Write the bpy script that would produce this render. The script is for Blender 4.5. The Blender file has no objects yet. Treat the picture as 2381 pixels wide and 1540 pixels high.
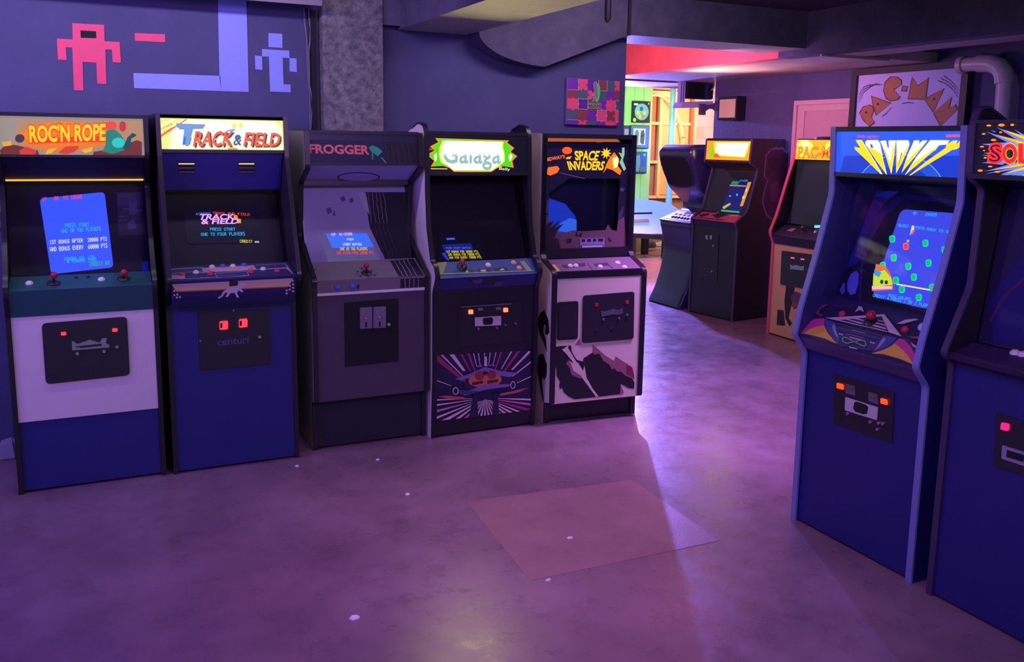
import bpy, bmesh, math, random
from mathutils import Vector, Matrix
random.seed(7)
scn = bpy.context.scene
COL = scn.collection
def lin(c):
    c = c / 255.0
    return c / 12.92 if c <= 0.04045 else ((c + 0.055) / 1.055) ** 2.4
def rgb(r, g, b): return (lin(r), lin(g), lin(b), 1.0)

# ------------------------------------------------------------------ camera
F_PX, Y0_PX = 2063.7, 663.4
YAW, PITCH, ROLL = 0.44597, 0.16032, -0.015416
CAM = Vector((0, 0, 1.70))
fw = Vector((math.sin(YAW) * math.cos(PITCH), math.cos(YAW) * math.cos(PITCH), -math.sin(PITCH)))
r0 = Vector((math.cos(YAW), -math.sin(YAW), 0)); d0_ = fw.cross(r0)
RT = r0 * math.cos(ROLL) + d0_ * math.sin(ROLL)
DN = -r0 * math.sin(ROLL) + d0_ * math.cos(ROLL)
cam_data = bpy.data.cameras.new('camera'); cam = bpy.data.objects.new('camera', cam_data); COL.objects.link(cam)
cam.matrix_world = Matrix(((RT.x, -DN.x, -fw.x, CAM.x), (RT.y, -DN.y, -fw.y, CAM.y), (RT.z, -DN.z, -fw.z, CAM.z), (0, 0, 0, 1)))
cam_data.sensor_fit = 'HORIZONTAL'; cam_data.sensor_width = 36.0; cam_data.lens = F_PX / 2381 * 36
cam_data.shift_y = (Y0_PX - 770) / 2381.0
cam_data.clip_start = 0.05; cam_data.clip_end = 100
scn.camera = cam

# ------------------------------------------------------------------ colour management, world, lamps
scn.view_settings.view_transform = 'Standard'; scn.view_settings.look = 'None'
scn.view_settings.exposure = 0.0; scn.view_settings.gamma = 1.0; scn.view_settings.use_curve_mapping = False
scn.cycles.max_bounces = 7; scn.cycles.diffuse_bounces = 3; scn.cycles.glossy_bounces = 3; scn.cycles.transparent_max_bounces = 8
scn.cycles.sample_clamp_indirect = 4.0; scn.cycles.caustics_reflective = False; scn.cycles.caustics_refractive = False
world = bpy.data.worlds.new('world'); scn.world = world; world.use_nodes = True
world.node_tree.nodes['Background'].inputs[0].default_value = (0.26, 0.27, 0.36, 1)
world.node_tree.nodes['Background'].inputs[1].default_value = 1.0

def lamp(name, kind, loc, power, color, size=0.5, size_y=None, aim=None, spot=None, blend=0.5):
    L = bpy.data.lights.new(name, kind); L.energy = power; L.color = color
    if kind == 'AREA':
        L.size = size
        if size_y: L.shape = 'RECTANGLE'; L.size_y = size_y
    else: L.shadow_soft_size = size
    if kind == 'SPOT': L.spot_size = math.radians(spot); L.spot_blend = blend
    o = bpy.data.objects.new(name, L); COL.objects.link(o); o.location = loc
    if aim is not None:
        o.rotation_euler = (Vector(aim) - Vector(loc)).to_track_quat('-Z', 'Y').to_euler()
    return o
lamp('wall_washer_pink', 'AREA', (-0.4, 4.25, 2.60), 27, (0.79, 0.66, 1.0), 3.4, 0.06, aim=(-0.4, 5.47, 2.0))
lamp('wall_washer_violet', 'AREA', (2.9, 4.30, 2.60), 11.5, (0.85, 0.66, 1.0), 1.0, 0.06, aim=(2.9, 5.47, 2.0))
lamp('ceiling_lamp_blue', 'AREA', (-2.6, 2.4, 2.5), 58, (0.15, 0.0, 1.0), 0.8, 0.5, aim=(0.2, 3.5, 0.6))
lamp('ceiling_lamp_magenta', 'SPOT', (1.75, 2.9, 2.6), 190, (0.9, 0.36, 0.98), 0.25, aim=(1.65, 3.1, 0.0), spot=78, blend=1.0)
lamp('ceiling_lamp_magenta', 'SPOT', (3.5, 3.9, 2.6), 430, (0.68, 0.26, 1.0), 0.2, aim=(3.6, 4.3, 0.0), spot=80, blend=1.0)  # second spot, added to brighten the floor, no fixture there
lamp('ceiling_lamp_front', 'AREA', (1.3, 1.2, 2.55), 42, (0.58, 0.30, 0.95), 0.7, 0.5, aim=(1.3, 4.6, 0.6))
lamp('side_lamp_blue', 'AREA', (-2.2, 4.0, 2.2), 24, (0.40, 0.24, 1.0), 0.5, 0.3, aim=(1.7, 4.7, 1.4))  # added fill that lifts the cabinets' left sides, no lamp there
lamp('ceiling_lamp_right', 'AREA', (4.3, 5.95, 2.15), 15, (0.9, 0.38, 1.0), 0.4, 0.3, aim=(6.3, 6.9, 1.7))  # added fill for the right wall, hangs free below the ceiling
lamp('far_lamp_blue', 'SPOT', (6.22, 10.2, 2.15), 1900, (0.24, 0.2, 1.0), 0.06, aim=(3.6, 5.0, 0.0), spot=100, blend=0.6)
lamp('far_lamp_blue_bench', 'SPOT', (7.1, 9.6, 2.2), 300, (0.16, 0.32, 1.0), 0.1, aim=(7.7, 11.05, 0.6), spot=48, blend=0.3)  # added blue fill for the bench alone
lamp('far_lamp_blue_post', 'SPOT', (7.7, 10.6, 2.3), 170, (0.25, 0.42, 1.0), 0.08, aim=(8.45, 11.87, 1.6), spot=36, blend=0.6)  # narrow blue fill added only to brighten the post
lamp('far_lamp_orange', 'POINT', (9.35, 11.85, 2.15), 165, (1.0, 0.50, 0.40), 0.15)
lamp('far_lamp_pink', 'SPOT', (7.1, 9.9, 2.55), 760, (1.0, 0.36, 0.40), 0.15, aim=(6.9, 9.7, 0.0), spot=84, blend=0.7)  # extra pink fill, added to warm the far floor
lamp('far_lamp_green', 'SPOT', (7.0, 10.6, 2.2), 190, (0.4, 1.0, 0.36), 0.1, aim=(7.9, 12.0, 1.7), spot=75)
lamp('far_lamp_red', 'SPOT', (3.55, 6.6, 2.25), 144, (1.0, 0.28, 0.42), 0.08, aim=(4.97, 7.0, 2.56), spot=95, blend=0.7)
lamp('far_lamp_amber', 'SPOT', (5.2, 6.9, 1.95), 60, (1.0, 0.40, 0.24), 0.1, aim=(5.25, 6.7, 2.4), spot=110, blend=0.8)  # added fill for the marquee's glow on the soffit, no lamp there

# ------------------------------------------------------------------ materials
MATS = {}
def mat(name, color, rough=0.6, metal=0.0, var=0.0, scale=8.0, bump=0.0, bscale=60.0, spec=0.5, coat=0.0):
    if name in MATS: return MATS[name]
    m = bpy.data.materials.new(name); m.use_nodes = True; nt = m.node_tree; b = nt.nodes['Principled BSDF']
    b.inputs['Base Color'].default_value = color if len(color) == 4 else (*color, 1)
    b.inputs['Roughness'].default_value = rough; b.inputs['Metallic'].default_value = metal
    b.inputs['Specular IOR Level'].default_value = spec; b.inputs['Coat Weight'].default_value = coat
    tc = nt.nodes.new('ShaderNodeTexCoord')
    if var > 0:
        n = nt.nodes.new('ShaderNodeTexNoise'); n.inputs['Scale'].default_value = scale; n.inputs['Detail'].default_value = 5
        nt.links.new(tc.outputs['Object'], n.inputs['Vector'])
        mx = nt.nodes.new('ShaderNodeMix'); mx.data_type = 'RGBA'
        c = color
        mx.inputs['A'].default_value = (c[0] * (1 - var), c[1] * (1 - var), c[2] * (1 - var), 1)
        mx.inputs['B'].default_value = (min(1, c[0] * (1 + var)), min(1, c[1] * (1 + var)), min(1, c[2] * (1 + var)), 1)
        nt.links.new(n.outputs['Fac'], mx.inputs['Factor']); nt.links.new(mx.outputs['Result'], b.inputs['Base Color'])
    if bump > 0:
        n2 = nt.nodes.new('ShaderNodeTexNoise'); n2.inputs['Scale'].default_value = bscale; n2.inputs['Detail'].default_value = 4
        nt.links.new(tc.outputs['Object'], n2.inputs['Vector'])
        bp = nt.nodes.new('ShaderNodeBump'); bp.inputs['Strength'].default_value = bump; bp.inputs['Distance'].default_value = 0.01
        nt.links.new(n2.outputs['Fac'], bp.inputs['Height']); nt.links.new(bp.outputs['Normal'], b.inputs['Normal'])
    MATS[name] = m; return m
def em(name, color, strength=1.0):
    """light-giving surface: lit screen, backlit sign, indicator lamp"""
    if name in MATS: return MATS[name]
    m = bpy.data.materials.new(name); m.use_nodes = True; b = m.node_tree.nodes['Principled BSDF']
    b.inputs['Base Color'].default_value = (color[0] * .3, color[1] * .3, color[2] * .3, 1); b.inputs['Roughness'].default_value = 0.35
    b.inputs['Emission Color'].default_value = (*color[:3], 1); b.inputs['Emission Strength'].default_value = strength
    MATS[name] = m; return m
def E(r, g, b, s=1.0): return em('lit_%d_%d_%d_%g' % (r, g, b, s), rgb(r, g, b), s)
def C(r, g, b, rough=0.55): return mat('paint_%d_%d_%d' % (r, g, b), rgb(r, g, b), rough, var=0.06, scale=14)
def glass_mat():
    m = bpy.data.materials.new('clear_glass'); m.use_nodes = True; nt = m.node_tree; nt.nodes.clear()
    out = nt.nodes.new('ShaderNodeOutputMaterial'); mix = nt.nodes.new('ShaderNodeMixShader')
    fr = nt.nodes.new('ShaderNodeFresnel'); fr.inputs['IOR'].default_value = 1.22
    tr = nt.nodes.new('ShaderNodeBsdfTransparent'); tr.inputs['Color'].default_value = (0.93, 0.93, 0.95, 1)
    gl = nt.nodes.new('ShaderNodeBsdfGlossy'); gl.inputs['Roughness'].default_value = 0.04
    nt.links.new(fr.outputs[0], mix.inputs[0]); nt.links.new(tr.outputs[0], mix.inputs[1]); nt.links.new(gl.outputs[0], mix.inputs[2])
    nt.links.new(mix.outputs[0], out.inputs[0]); return m
GLASS = glass_mat()
BLACK = mat('black_laminate', (0.016, 0.013, 0.022, 1), 0.42, var=0.2, scale=30, bump=0.08, bscale=220)
BLACKV = mat('black_vinyl', (0.014, 0.012, 0.018, 1), 0.35)
SATIN = mat('black_steel', (0.02, 0.018, 0.026, 1), 0.38, bump=0.1, bscale=400)
HOLE = mat('dark_recess', (0.006, 0.005, 0.008, 1), 0.8)
CHROME = mat('chrome', (0.72, 0.7, 0.74, 1), 0.22, 1.0)
STEEL = mat('brushed_steel', (0.5, 0.48, 0.52, 1), 0.38, 1.0, var=0.15, scale=40)
WHITEP = mat('cream_laminate', (0.78, 0.70, 0.66, 1), 0.5, var=0.05, scale=5)
REDBALL = mat('red_plastic', (0.45, 0.02, 0.05, 1), 0.25)
WHITEB = mat('white_plastic', (0.85, 0.8, 0.75, 1), 0.3)
BLUEB = mat('blue_plastic', (0.06, 0.16, 0.75, 1), 0.3)
REDB = mat('red_button_plastic', (0.7, 0.04, 0.10, 1), 0.3)
ORNB = mat('orange_plastic', (0.85, 0.4, 0.18, 1), 0.3)
NAVY = mat('navy_laminate', (0.016, 0.018, 0.16, 1), 0.5, var=0.1, scale=12)

# ------------------------------------------------------------------ mesh helpers
class MB:
    def __init__(s): s.v = []; s.f = []; s.mi = []
    def add(s, vs, fs, mi=0):
        o = len(s.v); s.v += [tuple(v) for v in vs]; s.f += [tuple(i + o for i in f) for f in fs]; s.mi += [mi] * len(fs); return s
    def hexa(s, b, t, mi=0):           # two quads: bottom ring, top ring
        return s.add(list(b) + list(t), [(3, 2, 1, 0), (4, 5, 6, 7), (0, 1, 5, 4), (1, 2, 6, 5), (2, 3, 7, 6), (3, 0, 4, 7)], mi)
    def box(s, x0, x1, y0, y1, z0, z1, mi=0):
        return s.hexa([(x0, y0, z0), (x1, y0, z0), (x1, y1, z0), (x0, y1, z0)], [(x0, y0, z1), (x1, y0, z1), (x1, y1, z1), (x0, y1, z1)], mi)
    def prism(s, a, b, mi=0):          # two matching rings
        n = len(a); o = list(a) + list(b)
        return s.add(o, [tuple(range(n - 1, -1, -1)), tuple(range(n, 2 * n))] + [(i, (i + 1) % n, n + (i + 1) % n, n + i) for i in range(n)], mi)
    def lathe(s, c, axis, prof, seg=16, mi=0):   # prof = [(r, h)] along axis
        axis = Vector(axis).normalized(); c = Vector(c)
        a = axis.orthogonal().normalized(); b = axis.cross(a)
        vs = []; fs = []
        for r, h in prof:
            for k in range(seg):
                t = 2 * math.pi * k / seg; vs.append(c + axis * h + (a * math.cos(t) + b * math.sin(t)) * max(r, 1e-5))
        for i in range(len(prof) - 1):
            for k in range(seg):
                k2 = (k + 1) % seg; fs.append((i * seg + k, i * seg + k2, (i + 1) * seg + k2, (i + 1) * seg + k))
        fs.append(tuple(range(seg - 1, -1, -1))); fs.append(tuple((len(prof) - 1) * seg + k for k in range(seg)))
        return s.add(vs, fs, mi)
    def tube(s, pts, r, seg=8, mi=0):
        pts = [Vector(p) for p in pts]; vs = []; fs = []; a = None
        for i, p in enumerate(pts):
            t = (pts[min(i + 1, len(pts) - 1)] - pts[max(i - 1, 0)]).normalized()
            a = t.orthogonal().normalized() if a is None else (a - t * a.dot(t)).normalized()
            b = t.cross(a)
            for k in range(seg):
                an = 2 * math.pi * k / seg; vs.append(p + (a * math.cos(an) + b * math.sin(an)) * r)
        for i in range(len(pts) - 1):
            for k in range(seg):
                k2 = (k + 1) % seg; fs.append((i * seg + k, i * seg + k2, (i + 1) * seg + k2, (i + 1) * seg + k))
        fs.append(tuple(range(seg - 1, -1, -1))); fs.append(tuple((len(pts) - 1) * seg + k for k in range(seg)))
        return s.add(vs, fs, mi)
    def build(s, name, mats, parent=None, smooth=False, bevel=0.0, recentre=False):
        me = bpy.data.meshes.new(name); me.from_pydata(s.v, [], s.f); me.update()
        for m in (mats if isinstance(mats, (list, tuple)) else [mats]): me.materials.append(m)
        if any(s.mi): me.polygons.foreach_set('material_index', s.mi)
        bm = bmesh.new(); bm.from_mesh(me); bmesh.ops.recalc_face_normals(bm, faces=bm.faces)
        if bevel > 0:
            bmesh.ops.bevel(bm, geom=[e for e in bm.edges if e.calc_face_angle(0) > 0.5], offset=bevel, segments=2, affect='EDGES', clamp_overlap=True)
        bm.to_mesh(me); bm.free()
        o = bpy.data.objects.new(name, me); COL.objects.link(o)
        if smooth:
            me.polygons.foreach_set('use_smooth', [True] * len(me.polygons))
            me.set_sharp_from_angle(angle=math.radians(40))
        if parent is not None: o.parent = parent
        if recentre:
            xs = [v.co for v in me.vertices]
            c = Vector(((min(v.x for v in xs) + max(v.x for v in xs)) / 2, (min(v.y for v in xs) + max(v.y for v in xs)) / 2, min(v.z for v in xs)))
            me.transform(Matrix.Translation(-c)); o.location = c
        return o
def tag(o, label, cat, group=None):
    o['label'] = label; o['category'] = cat
    if group: o['group'] = group
    return o
def struct(o): o['kind'] = 'structure'; return o
def thing(name, loc, label, cat, rot=0.0, group=None):
    o = bpy.data.objects.new(name, None); COL.objects.link(o); o.location = loc; o.rotation_euler = (0, 0, rot)
    o.empty_display_size = 0.1
    return tag(o, label, cat, group)

def earfix(pts):
    return pts
def text_outline(body, spread=0.0):
    cu = bpy.data.curves.new('t', 'FONT'); cu.body = body; cu.size = 1.0; cu.offset = spread; cu.resolution_u = 3
    ob = bpy.data.objects.new('t', cu); COL.objects.link(ob)
    bpy.context.view_layer.update()
    me = bpy.data.meshes.new_from_object(ob.evaluated_get(bpy.context.evaluated_depsgraph_get()))
    vs = [(v.co.x, v.co.y) for v in me.vertices]; fs = [tuple(p.vertices) for p in me.polygons]
    bpy.data.objects.remove(ob); bpy.data.curves.remove(cu); bpy.data.meshes.remove(me)
    return vs, fs
PIX = {}
for tok in ("0:3E5149453E 1:00427F4000 2:4261514946 3:2141454B31 4:1814127F10 5:2745454539 6:3C4A494930 7:0171090503 8:3649494936 9:064949291E "
            "A:7E1111117E B:7F49494936 C:3E41414122 D:7F4141221C E:7F49494941 F:7F09090901 G:3E4149497A H:7F0808087F I:00417F4100 J:2040413F01 "
            "K:7F08142241 L:7F40404040 M:7F020C027F N:7F0408107F O:3E4141413E P:7F09090906 Q:3E4151215E R:7F09192946 S:4649494931 T:01017F0101 "
            "U:3F4040403F V:1F2040201F W:3F4038403F X:6314081463 Y:0708700807 Z:6151494543 .:0060600000 &:3649552250 -:0808080808 @:3E495D551E").split():
    PIX[tok[0]] = [int(tok[2 + 2 * i:4 + 2 * i], 16) for i in range(5)]

class Plane:
    """a flat face inside a frame: origin o, unit axes e1, e2, outward normal n (all local to the frame)"""
    def __init__(s, fr, o, e1, e2, n):
        s.fr = fr; s.o = Vector(o); s.e1 = Vector(e1); s.e2 = Vector(e2); s.n = Vector(n)
    def L(s, u, v, off=0.0): return s.o + s.e1 * u + s.e2 * v + s.n * off
    def uv(s, px, py, off=0.0):
        d = RT * ((px - 1190.5) / F_PX) + DN * ((py - Y0_PX) / F_PX) + fw
        c, d = s.fr.to_local(CAM), s.fr.dir_local(d)
        t = (s.o + s.n * off - c).dot(s.n) / d.dot(s.n)
        q = c + d * t - s.o
        return q.dot(s.e1), q.dot(s.e2)
    def P(s, p, off=0.0): return s.L(*s.uv(*p), off)
    def slab(s, name, m, u0, u1, v0, v1, th, off=0.0, parent=0, bevel=0.0):
        b = MB(); b.hexa([s.L(u0, v0, off - th), s.L(u1, v0, off - th), s.L(u1, v1, off - th), s.L(u0, v1, off - th)],
                         [s.L(u0, v0, off), s.L(u1, v0, off), s.L(u1, v1, off), s.L(u0, v1, off)])
        return b.build(name, m, s.fr.root if parent == 0 else parent, bevel=bevel)
    def poly(s, name, m, pts, th=0.003, off=0.003, parent=0, rnd=0.0, bevel=0.0):
        """raised plate from photo corner points, optionally with rounded corners (metres)"""
        q = [s.uv(*p) for p in pts]
        if rnd > 0: q = fillet(q, rnd)
        b = MB(); b.prism([s.L(u, v, off - th) for u, v in q], [s.L(u, v, off) for u, v in q])
        return b.build(name, m, s.fr.root if parent == 0 else parent, bevel=bevel)
    def clip(s, q):
        if not getattr(s, 'rect', None): return q
        u0, u1, v0, v1 = s.rect
        for ax, lim, sg in ((0, u0, 1), (0, u1, -1), (1, v0, 1), (1, v1, -1)):
            out = []
            for i in range(len(q)):
                a, b = q[i - 1], q[i]; da, db = (a[ax] - lim) * sg, (b[ax] - lim) * sg
                if (da < 0) != (db < 0):
                    t = da / (da - db); out.append((a[0] + (b[0] - a[0]) * t, a[1] + (b[1] - a[1]) * t))
                if db >= 0: out.append(b)
            q = out
            if len(q) < 3: return []
        return q
    def art(s, name, layers, off=0.0008, parent=0, step=0.00025):
        """flat print: layers of coloured shapes [(material, [photo points])] one above the other"""
        mats = []; b = MB()
        for k, (m, pts) in enumerate(layers):
            if m not in mats: mats.append(m)
            q = s.clip([s.uv(*p) for p in pts]); o = off + step * k
            if len(q) < 3: continue
            b.add([s.L(u, v, o) for u, v in q], [tuple(range(len(q)))], mats.index(m))
        return b.build(name, mats, s.fr.root if parent == 0 else parent)
    def text(s, name, m, body, quad, off=0.002, parent=0, spread=0.0, outline=None, oname=None):
        """lettering stretched over a photo quad tl,tr,br,bl"""
        vs, fs = text_outline(body, 0.0)
        x0 = min(v[0] for v in vs); x1 = max(v[0] for v in vs); y0 = min(v[1] for v in vs); y1 = max(v[1] for v in vs)
        tl, tr, br, bl = [Vector(s.uv(*p)) for p in quad]
        def mp(v):
            a = (v[0] - x0) / (x1 - x0); c = (v[1] - y0) / (y1 - y0)
            return (bl * (1 - a) + br * a) * (1 - c) + (tl * (1 - a) + tr * a) * c
        b = MB(); mats = [m]
        if outline is not None:
            ov, of = text_outline(body, outline[1]); mats = [m, outline[0]]
            b.add([s.L(*mp(v), off - 0.0006) for v in ov], of, 1)
        if spread: vs, fs = text_outline(body, spread)
        b.add([s.L(*mp(v), off) for v in vs], fs, 0)
        return b.build(name, mats, s.fr.root if parent == 0 else parent)
    def pix(s, b, mi, body, quad, off):
        """dot-matrix lettering of a video screen into builder b"""
        tl, tr, br, bl = [Vector(s.uv(*p)) for p in quad]
        n = len(body) * 6 - 1
        for ci, ch in enumerate(body):
            cols = PIX.get(ch)
            if not cols: continue
            for i in range(5):
                r = 0
                while r < 7:
                    if cols[i] >> r & 1:
                        r2 = r
                        while r2 < 7 and cols[i] >> r2 & 1: r2 += 1
                        a0 = (ci * 6 + i) / n; a1 = (ci * 6 + i + 1.05) / n; c0 = r / 7; c1 = r2 / 7
                        pt = lambda a, c: (tl * (1 - a) + tr * a) * (1 - c) + (bl * (1 - a) + br * a) * c
                        b.add([s.L(*pt(a, c), off) for a, c in ((a0, c1), (a1, c1), (a1, c0), (a0, c0))], [(0, 1, 2, 3)], mi)
                        r = r2
                    else: r += 1
    def screen(s, name, base, quad, lines, shapes=(), parent=0, rnd=0.02):
        """lit picture tube: glowing face plus the lettering on it"""
        o = s.poly(name, base, quad, 0.004, 0.004, parent, rnd)
        mats = []; b = MB()
        for k, (m, pts) in enumerate(shapes):
            if m not in mats: mats.append(m)
            b.add([s.L(*s.uv(*p), 0.0045 + 0.0002 * k) for p in pts], [tuple(range(len(pts)))], mats.index(m))
        for m, body, q in lines:
            if m not in mats: mats.append(m)
            s.pix(b, mats.index(m), body, q, 0.0085)
        if b.v: b.build('screen_picture', mats, o)
        return o

def q4(x0, y0, x1, y1, h):     # text quad from the top-left, top-right points and height
    return [(x0, y0), (x1, y1), (x1, y1 + h), (x0, y0 + h)]
def fillet(pts, r, n=4, closed=True):
    out = []; N = len(pts)
    for i in range(N):
        p = Vector(pts[i])
        if not closed and i in (0, N - 1): out.append(tuple(p)); continue
        a = Vector(pts[i - 1]); c = Vector(pts[(i + 1) % N])
        rr = min(r, (a - p).length * 0.45, (c - p).length * 0.45)
        s0 = p + (a - p).normalized() * rr; s1 = p + (c - p).normalized() * rr
        for k in range(n + 1):
            t = k / n; out.append(tuple(s0 * (1 - t) ** 2 + p * 2 * t * (1 - t) + s1 * t * t))
    return out
def circ(cx, cy, rx, ry, n=18, a0=0, a1=360):
    return [(cx + rx * math.cos(math.radians(a0 + (a1 - a0) * k / n)), cy + ry * math.sin(math.radians(a0 + (a1 - a0) * k / n))) for k in range(n + (0 if a1 - a0 == 360 else 1))]

class Frame:
    def __init__(s, root, loc, rot):
        s.root = root; s.loc = Vector(loc); s.rot = rot
        s.inv = Matrix.Rotation(-rot, 3, 'Z')
    def to_local(s, p): return s.inv @ (Vector(p) - s.loc)
    def dir_local(s, d): return s.inv @ Vector(d)
    def plane(s, d0, z0, d1, z1):     # spans the width; runs from (d0,z0) up or back to (d1,z1)
        t = Vector((0, d1 - d0, z1 - z0)).normalized()
        return Plane(s, (0, d0, z0), (1, 0, 0), t, (0, -t.z, t.y))
    def flank(s, u, side):            # vertical face at local x = u, seen from side -1 (left) or +1
        return Plane(s, (u, 0, 0), (0, 1, 0), (0, 0, 1), (side, 0, 0))

class Cabinet(Frame):
    def __init__(s, x, y, rot, w, label, group):
        root = thing('arcade_cabinet', (x, y, 0), label, 'arcade cabinet', rot, group)
        super().__init__(root, (x, y, 0), rot); s.w = w
    def sides(s, front, back, mat_out, edge, th=0.018, ew=0.022, inner=BLACK, rnd=0.02):
        """two shaped side panels and the moulding strip along their front edge. front, back: (d,z) paths bottom to top"""
        fr = fillet(front, rnd, 3, closed=False)
        ring = fr + list(reversed(back))
        for sg in (-1, 1):
            u0 = sg * s.w / 2; u1 = u0 - sg * th
            b = MB(); b.prism([(u0, d, z) for d, z in ring], [(u1, d, z) for d, z in ring])
            b.mi[1 if True else 0] = 1
            o = b.build('side_panel', [mat_out, inner], s.root)
            m = MB(); uo = u0 + sg * 0.002; ui = u0 - sg * ew
            path = fr
            nn = []
            for i, p in enumerate(path):
                a = Vector(path[max(i - 1, 0)]); c = Vector(path[min(i + 1, len(path) - 1)]); t = (c - a).normalized()
                nn.append((-t.y, t.x))
            for i in range(len(path) - 1):
                (d0, z0), (d1, z1) = path[i], path[i + 1]
                def q(u, d, z, n, k): return (u, d + n[0] * k, z + n[1] * k)
                A = [q(u, d0, z0, nn[i], k) for u, k in ((uo, -0.006), (ui, -0.006), (ui, 0.004), (uo, 0.004))]
                B = [q(u, d1, z1, nn[i + 1], k) for u, k in ((uo, -0.006), (ui, -0.006), (ui, 0.004), (uo, 0.004))]
                m.add(A + B, [(0, 1, 5, 4), (1, 2, 6, 5), (2, 3, 7, 6), (3, 0, 4, 7)] + ([(3, 2, 1, 0)] if i == 0 else []) + ([(4, 5, 6, 7)] if i == len(path) - 2 else []))
            m.build('edge_moulding', edge, s.root)
    def panel(s, name, m, d0, z0, d1, z1, th=0.015, inset=0.02, bevel=0.0):
        p = s.plane(d0, z0, d1, z1); L = math.hypot(d1 - d0, z1 - z0)
        o = p.slab(name, m, -s.w / 2 + inset, s.w / 2 - inset, 0, L, th, bevel=bevel); p.obj = o; p.rect = (-s.w / 2 + inset, s.w / 2 - inset, 0, L); return p
    def carcass(s, d_back, top, z_top, floor_z=0.04):
        b = MB(); h = s.w / 2 - 0.019
        b.box(-h, h, d_back - 0.015, d_back, floor_z, z_top - 0.02); b.build('back_panel', BLACK, s.root)
        b = MB(); b.box(-h, h, top[0], d_back - 0.016, z_top - 0.018, z_top); b.build('top_panel', BLACK, s.root)

def joystick(pl, base, ball, parent=None, ballm=REDBALL, r=0.0165):
    """stick with ball knob; base, ball are photo points on plane pl"""
    fr = pl.fr; b = pl.P(base)
    u1, v1 = pl.uv(*ball, 0.055); t = pl.L(u1, v1, 0.055)
    ax = (t - b)
    j = MB(); j.lathe(b, pl.n, [(0.03, 0.0), (0.03, 0.004), (0.022, 0.010), (0.008, 0.012)], 18)
    j.tube([b + pl.n * 0.008, t], 0.0055, 8)
    o = j.build('joystick', SATIN, fr.root if parent is None else parent, smooth=True)
    k = MB(); k.lathe(t, pl.n, [(r * math.cos(a), r * math.sin(a)) for a in [math.radians(-88 + 176 * i / 10) for i in range(11)]], 18)
    k.build('ball_knob', ballm, o, smooth=True)
    return o
def buttons(pl, spots, r=0.0135):
    for (px, py), m in spots:
        c = pl.P((px, py)); b = MB()
        b.lathe(c, pl.n, [(r * 1.25, 0.0), (r * 1.25, 0.004), (r * 1.12, 0.0065), (r * 0.86, 0.0068), (r * 0.86, 0.010), (r * 0.7, 0.012), (r * 0.2, 0.0125)], 16)
        b.build('push_button', m, pl.fr.root, smooth=True)
def disc(pl, name, m, p, r, h=0.006, parent=0, seg=14):
    b = MB(); b.lathe(pl.P(p), pl.n, [(r, 0.0), (r, h * 0.7), (r * 0.8, h), (r * 0.1, h)], seg)
    return b.build(name, m, pl.fr.root if parent == 0 else parent, smooth=True)
def boxat(pl, name, m, quad, th, off, parent=0, bevel=0.0): return pl.poly(name, m, quad, th, off, parent, 0.0, bevel)
def coin_chute(pl, quad, parent, lampq=None, lit=None):
    """metal coin entry: plate with a scooped reject flap"""
    o = pl.poly('coin_entry', STEEL, quad, 0.004, 0.007, parent)
    (a, b, c, d) = quad
    mid = lambda p, q, t: (p[0] + (q[0] - p[0]) * t, p[1] + (q[1] - p[1]) * t)
    l, r = mid(a, d, .22), mid(b, c, .22); l2, r2 = mid(a, d, .5), mid(b, c, .5)
    pl.poly('coin_slot', HOLE, [mid(l, r, .2), mid(l, r, .8), mid(l2, r2, .72), mid(l2, r2, .28)], 0.002, 0.0085, o)
    return o
# ------------------------------------------------------------------ room shell
def concrete(name, c0, c1, rough, scale, bump, detail=8, spec=0.4, lines=None):
    m = bpy.data.materials.new(name); m.use_nodes = True; nt = m.node_tree; b = nt.nodes['Principled BSDF']; N = nt.nodes.new; K = nt.links.new
    tc = N('ShaderNodeTexCoord'); n1 = N('ShaderNodeTexNoise'); n1.inputs['Scale'].default_value = scale; n1.inputs['Detail'].default_value = detail; n1.inputs['Roughness'].default_value = 0.65
    K(tc.outputs['Object'], n1.inputs['Vector'])
    cr = N('ShaderNodeValToRGB'); cr.color_ramp.elements[0].position = 0.36; cr.color_ramp.elements[1].position = 0.66
    cr.color_ramp.elements[0].color = (*c0, 1); cr.color_ramp.elements[1].color = (*c1, 1)
    K(n1.outputs['Fac'], cr.inputs[0]); K(cr.outputs[0], b.inputs['Base Color'])
    b.inputs['Roughness'].default_value = rough; b.inputs['Specular IOR Level'].default_value = spec
    n2 = N('ShaderNodeTexNoise'); n2.inputs['Scale'].default_value = 90; n2.inputs['Detail'].default_value = 6; K(tc.outputs['Object'], n2.inputs['Vector'])
    bp = N('ShaderNodeBump'); bp.inputs['Strength'].default_value = bump; bp.inputs['Distance'].default_value = 0.006
    K(n2.outputs['Fac'], bp.inputs['Height']); K(bp.outputs[0], b.inputs['Normal'])
    return m
WALLP = concrete('painted_concrete_wall', (0.068, 0.066, 0.165), (0.086, 0.082, 0.205), 0.75, 2.2, 0.35)
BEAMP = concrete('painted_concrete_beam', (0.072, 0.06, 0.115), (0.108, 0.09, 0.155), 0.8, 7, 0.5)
COLP = concrete('speckled_concrete', (0.10, 0.09, 0.115), (0.27, 0.24, 0.25), 0.85, 26, 0.9)
CEILP = concrete('dark_ceiling_paint', (0.05, 0.045, 0.06), (0.07, 0.06, 0.085), 0.85, 3, 0.3)
SOFF = concrete('pale_soffit_paint', (0.42, 0.36, 0.36), (0.55, 0.48, 0.47), 0.6, 3, 0.3)
REDLIT = concrete('beam_red_light_tint', (0.62, 0.10, 0.12), (0.75, 0.13, 0.15), 0.55, 3, 0.2)  # red light on the beam put into its colour
PALEUNDER = concrete('pale_beam_underside', (0.62, 0.6, 0.56), (0.74, 0.72, 0.66), 0.6, 4, 0.3)

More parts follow.
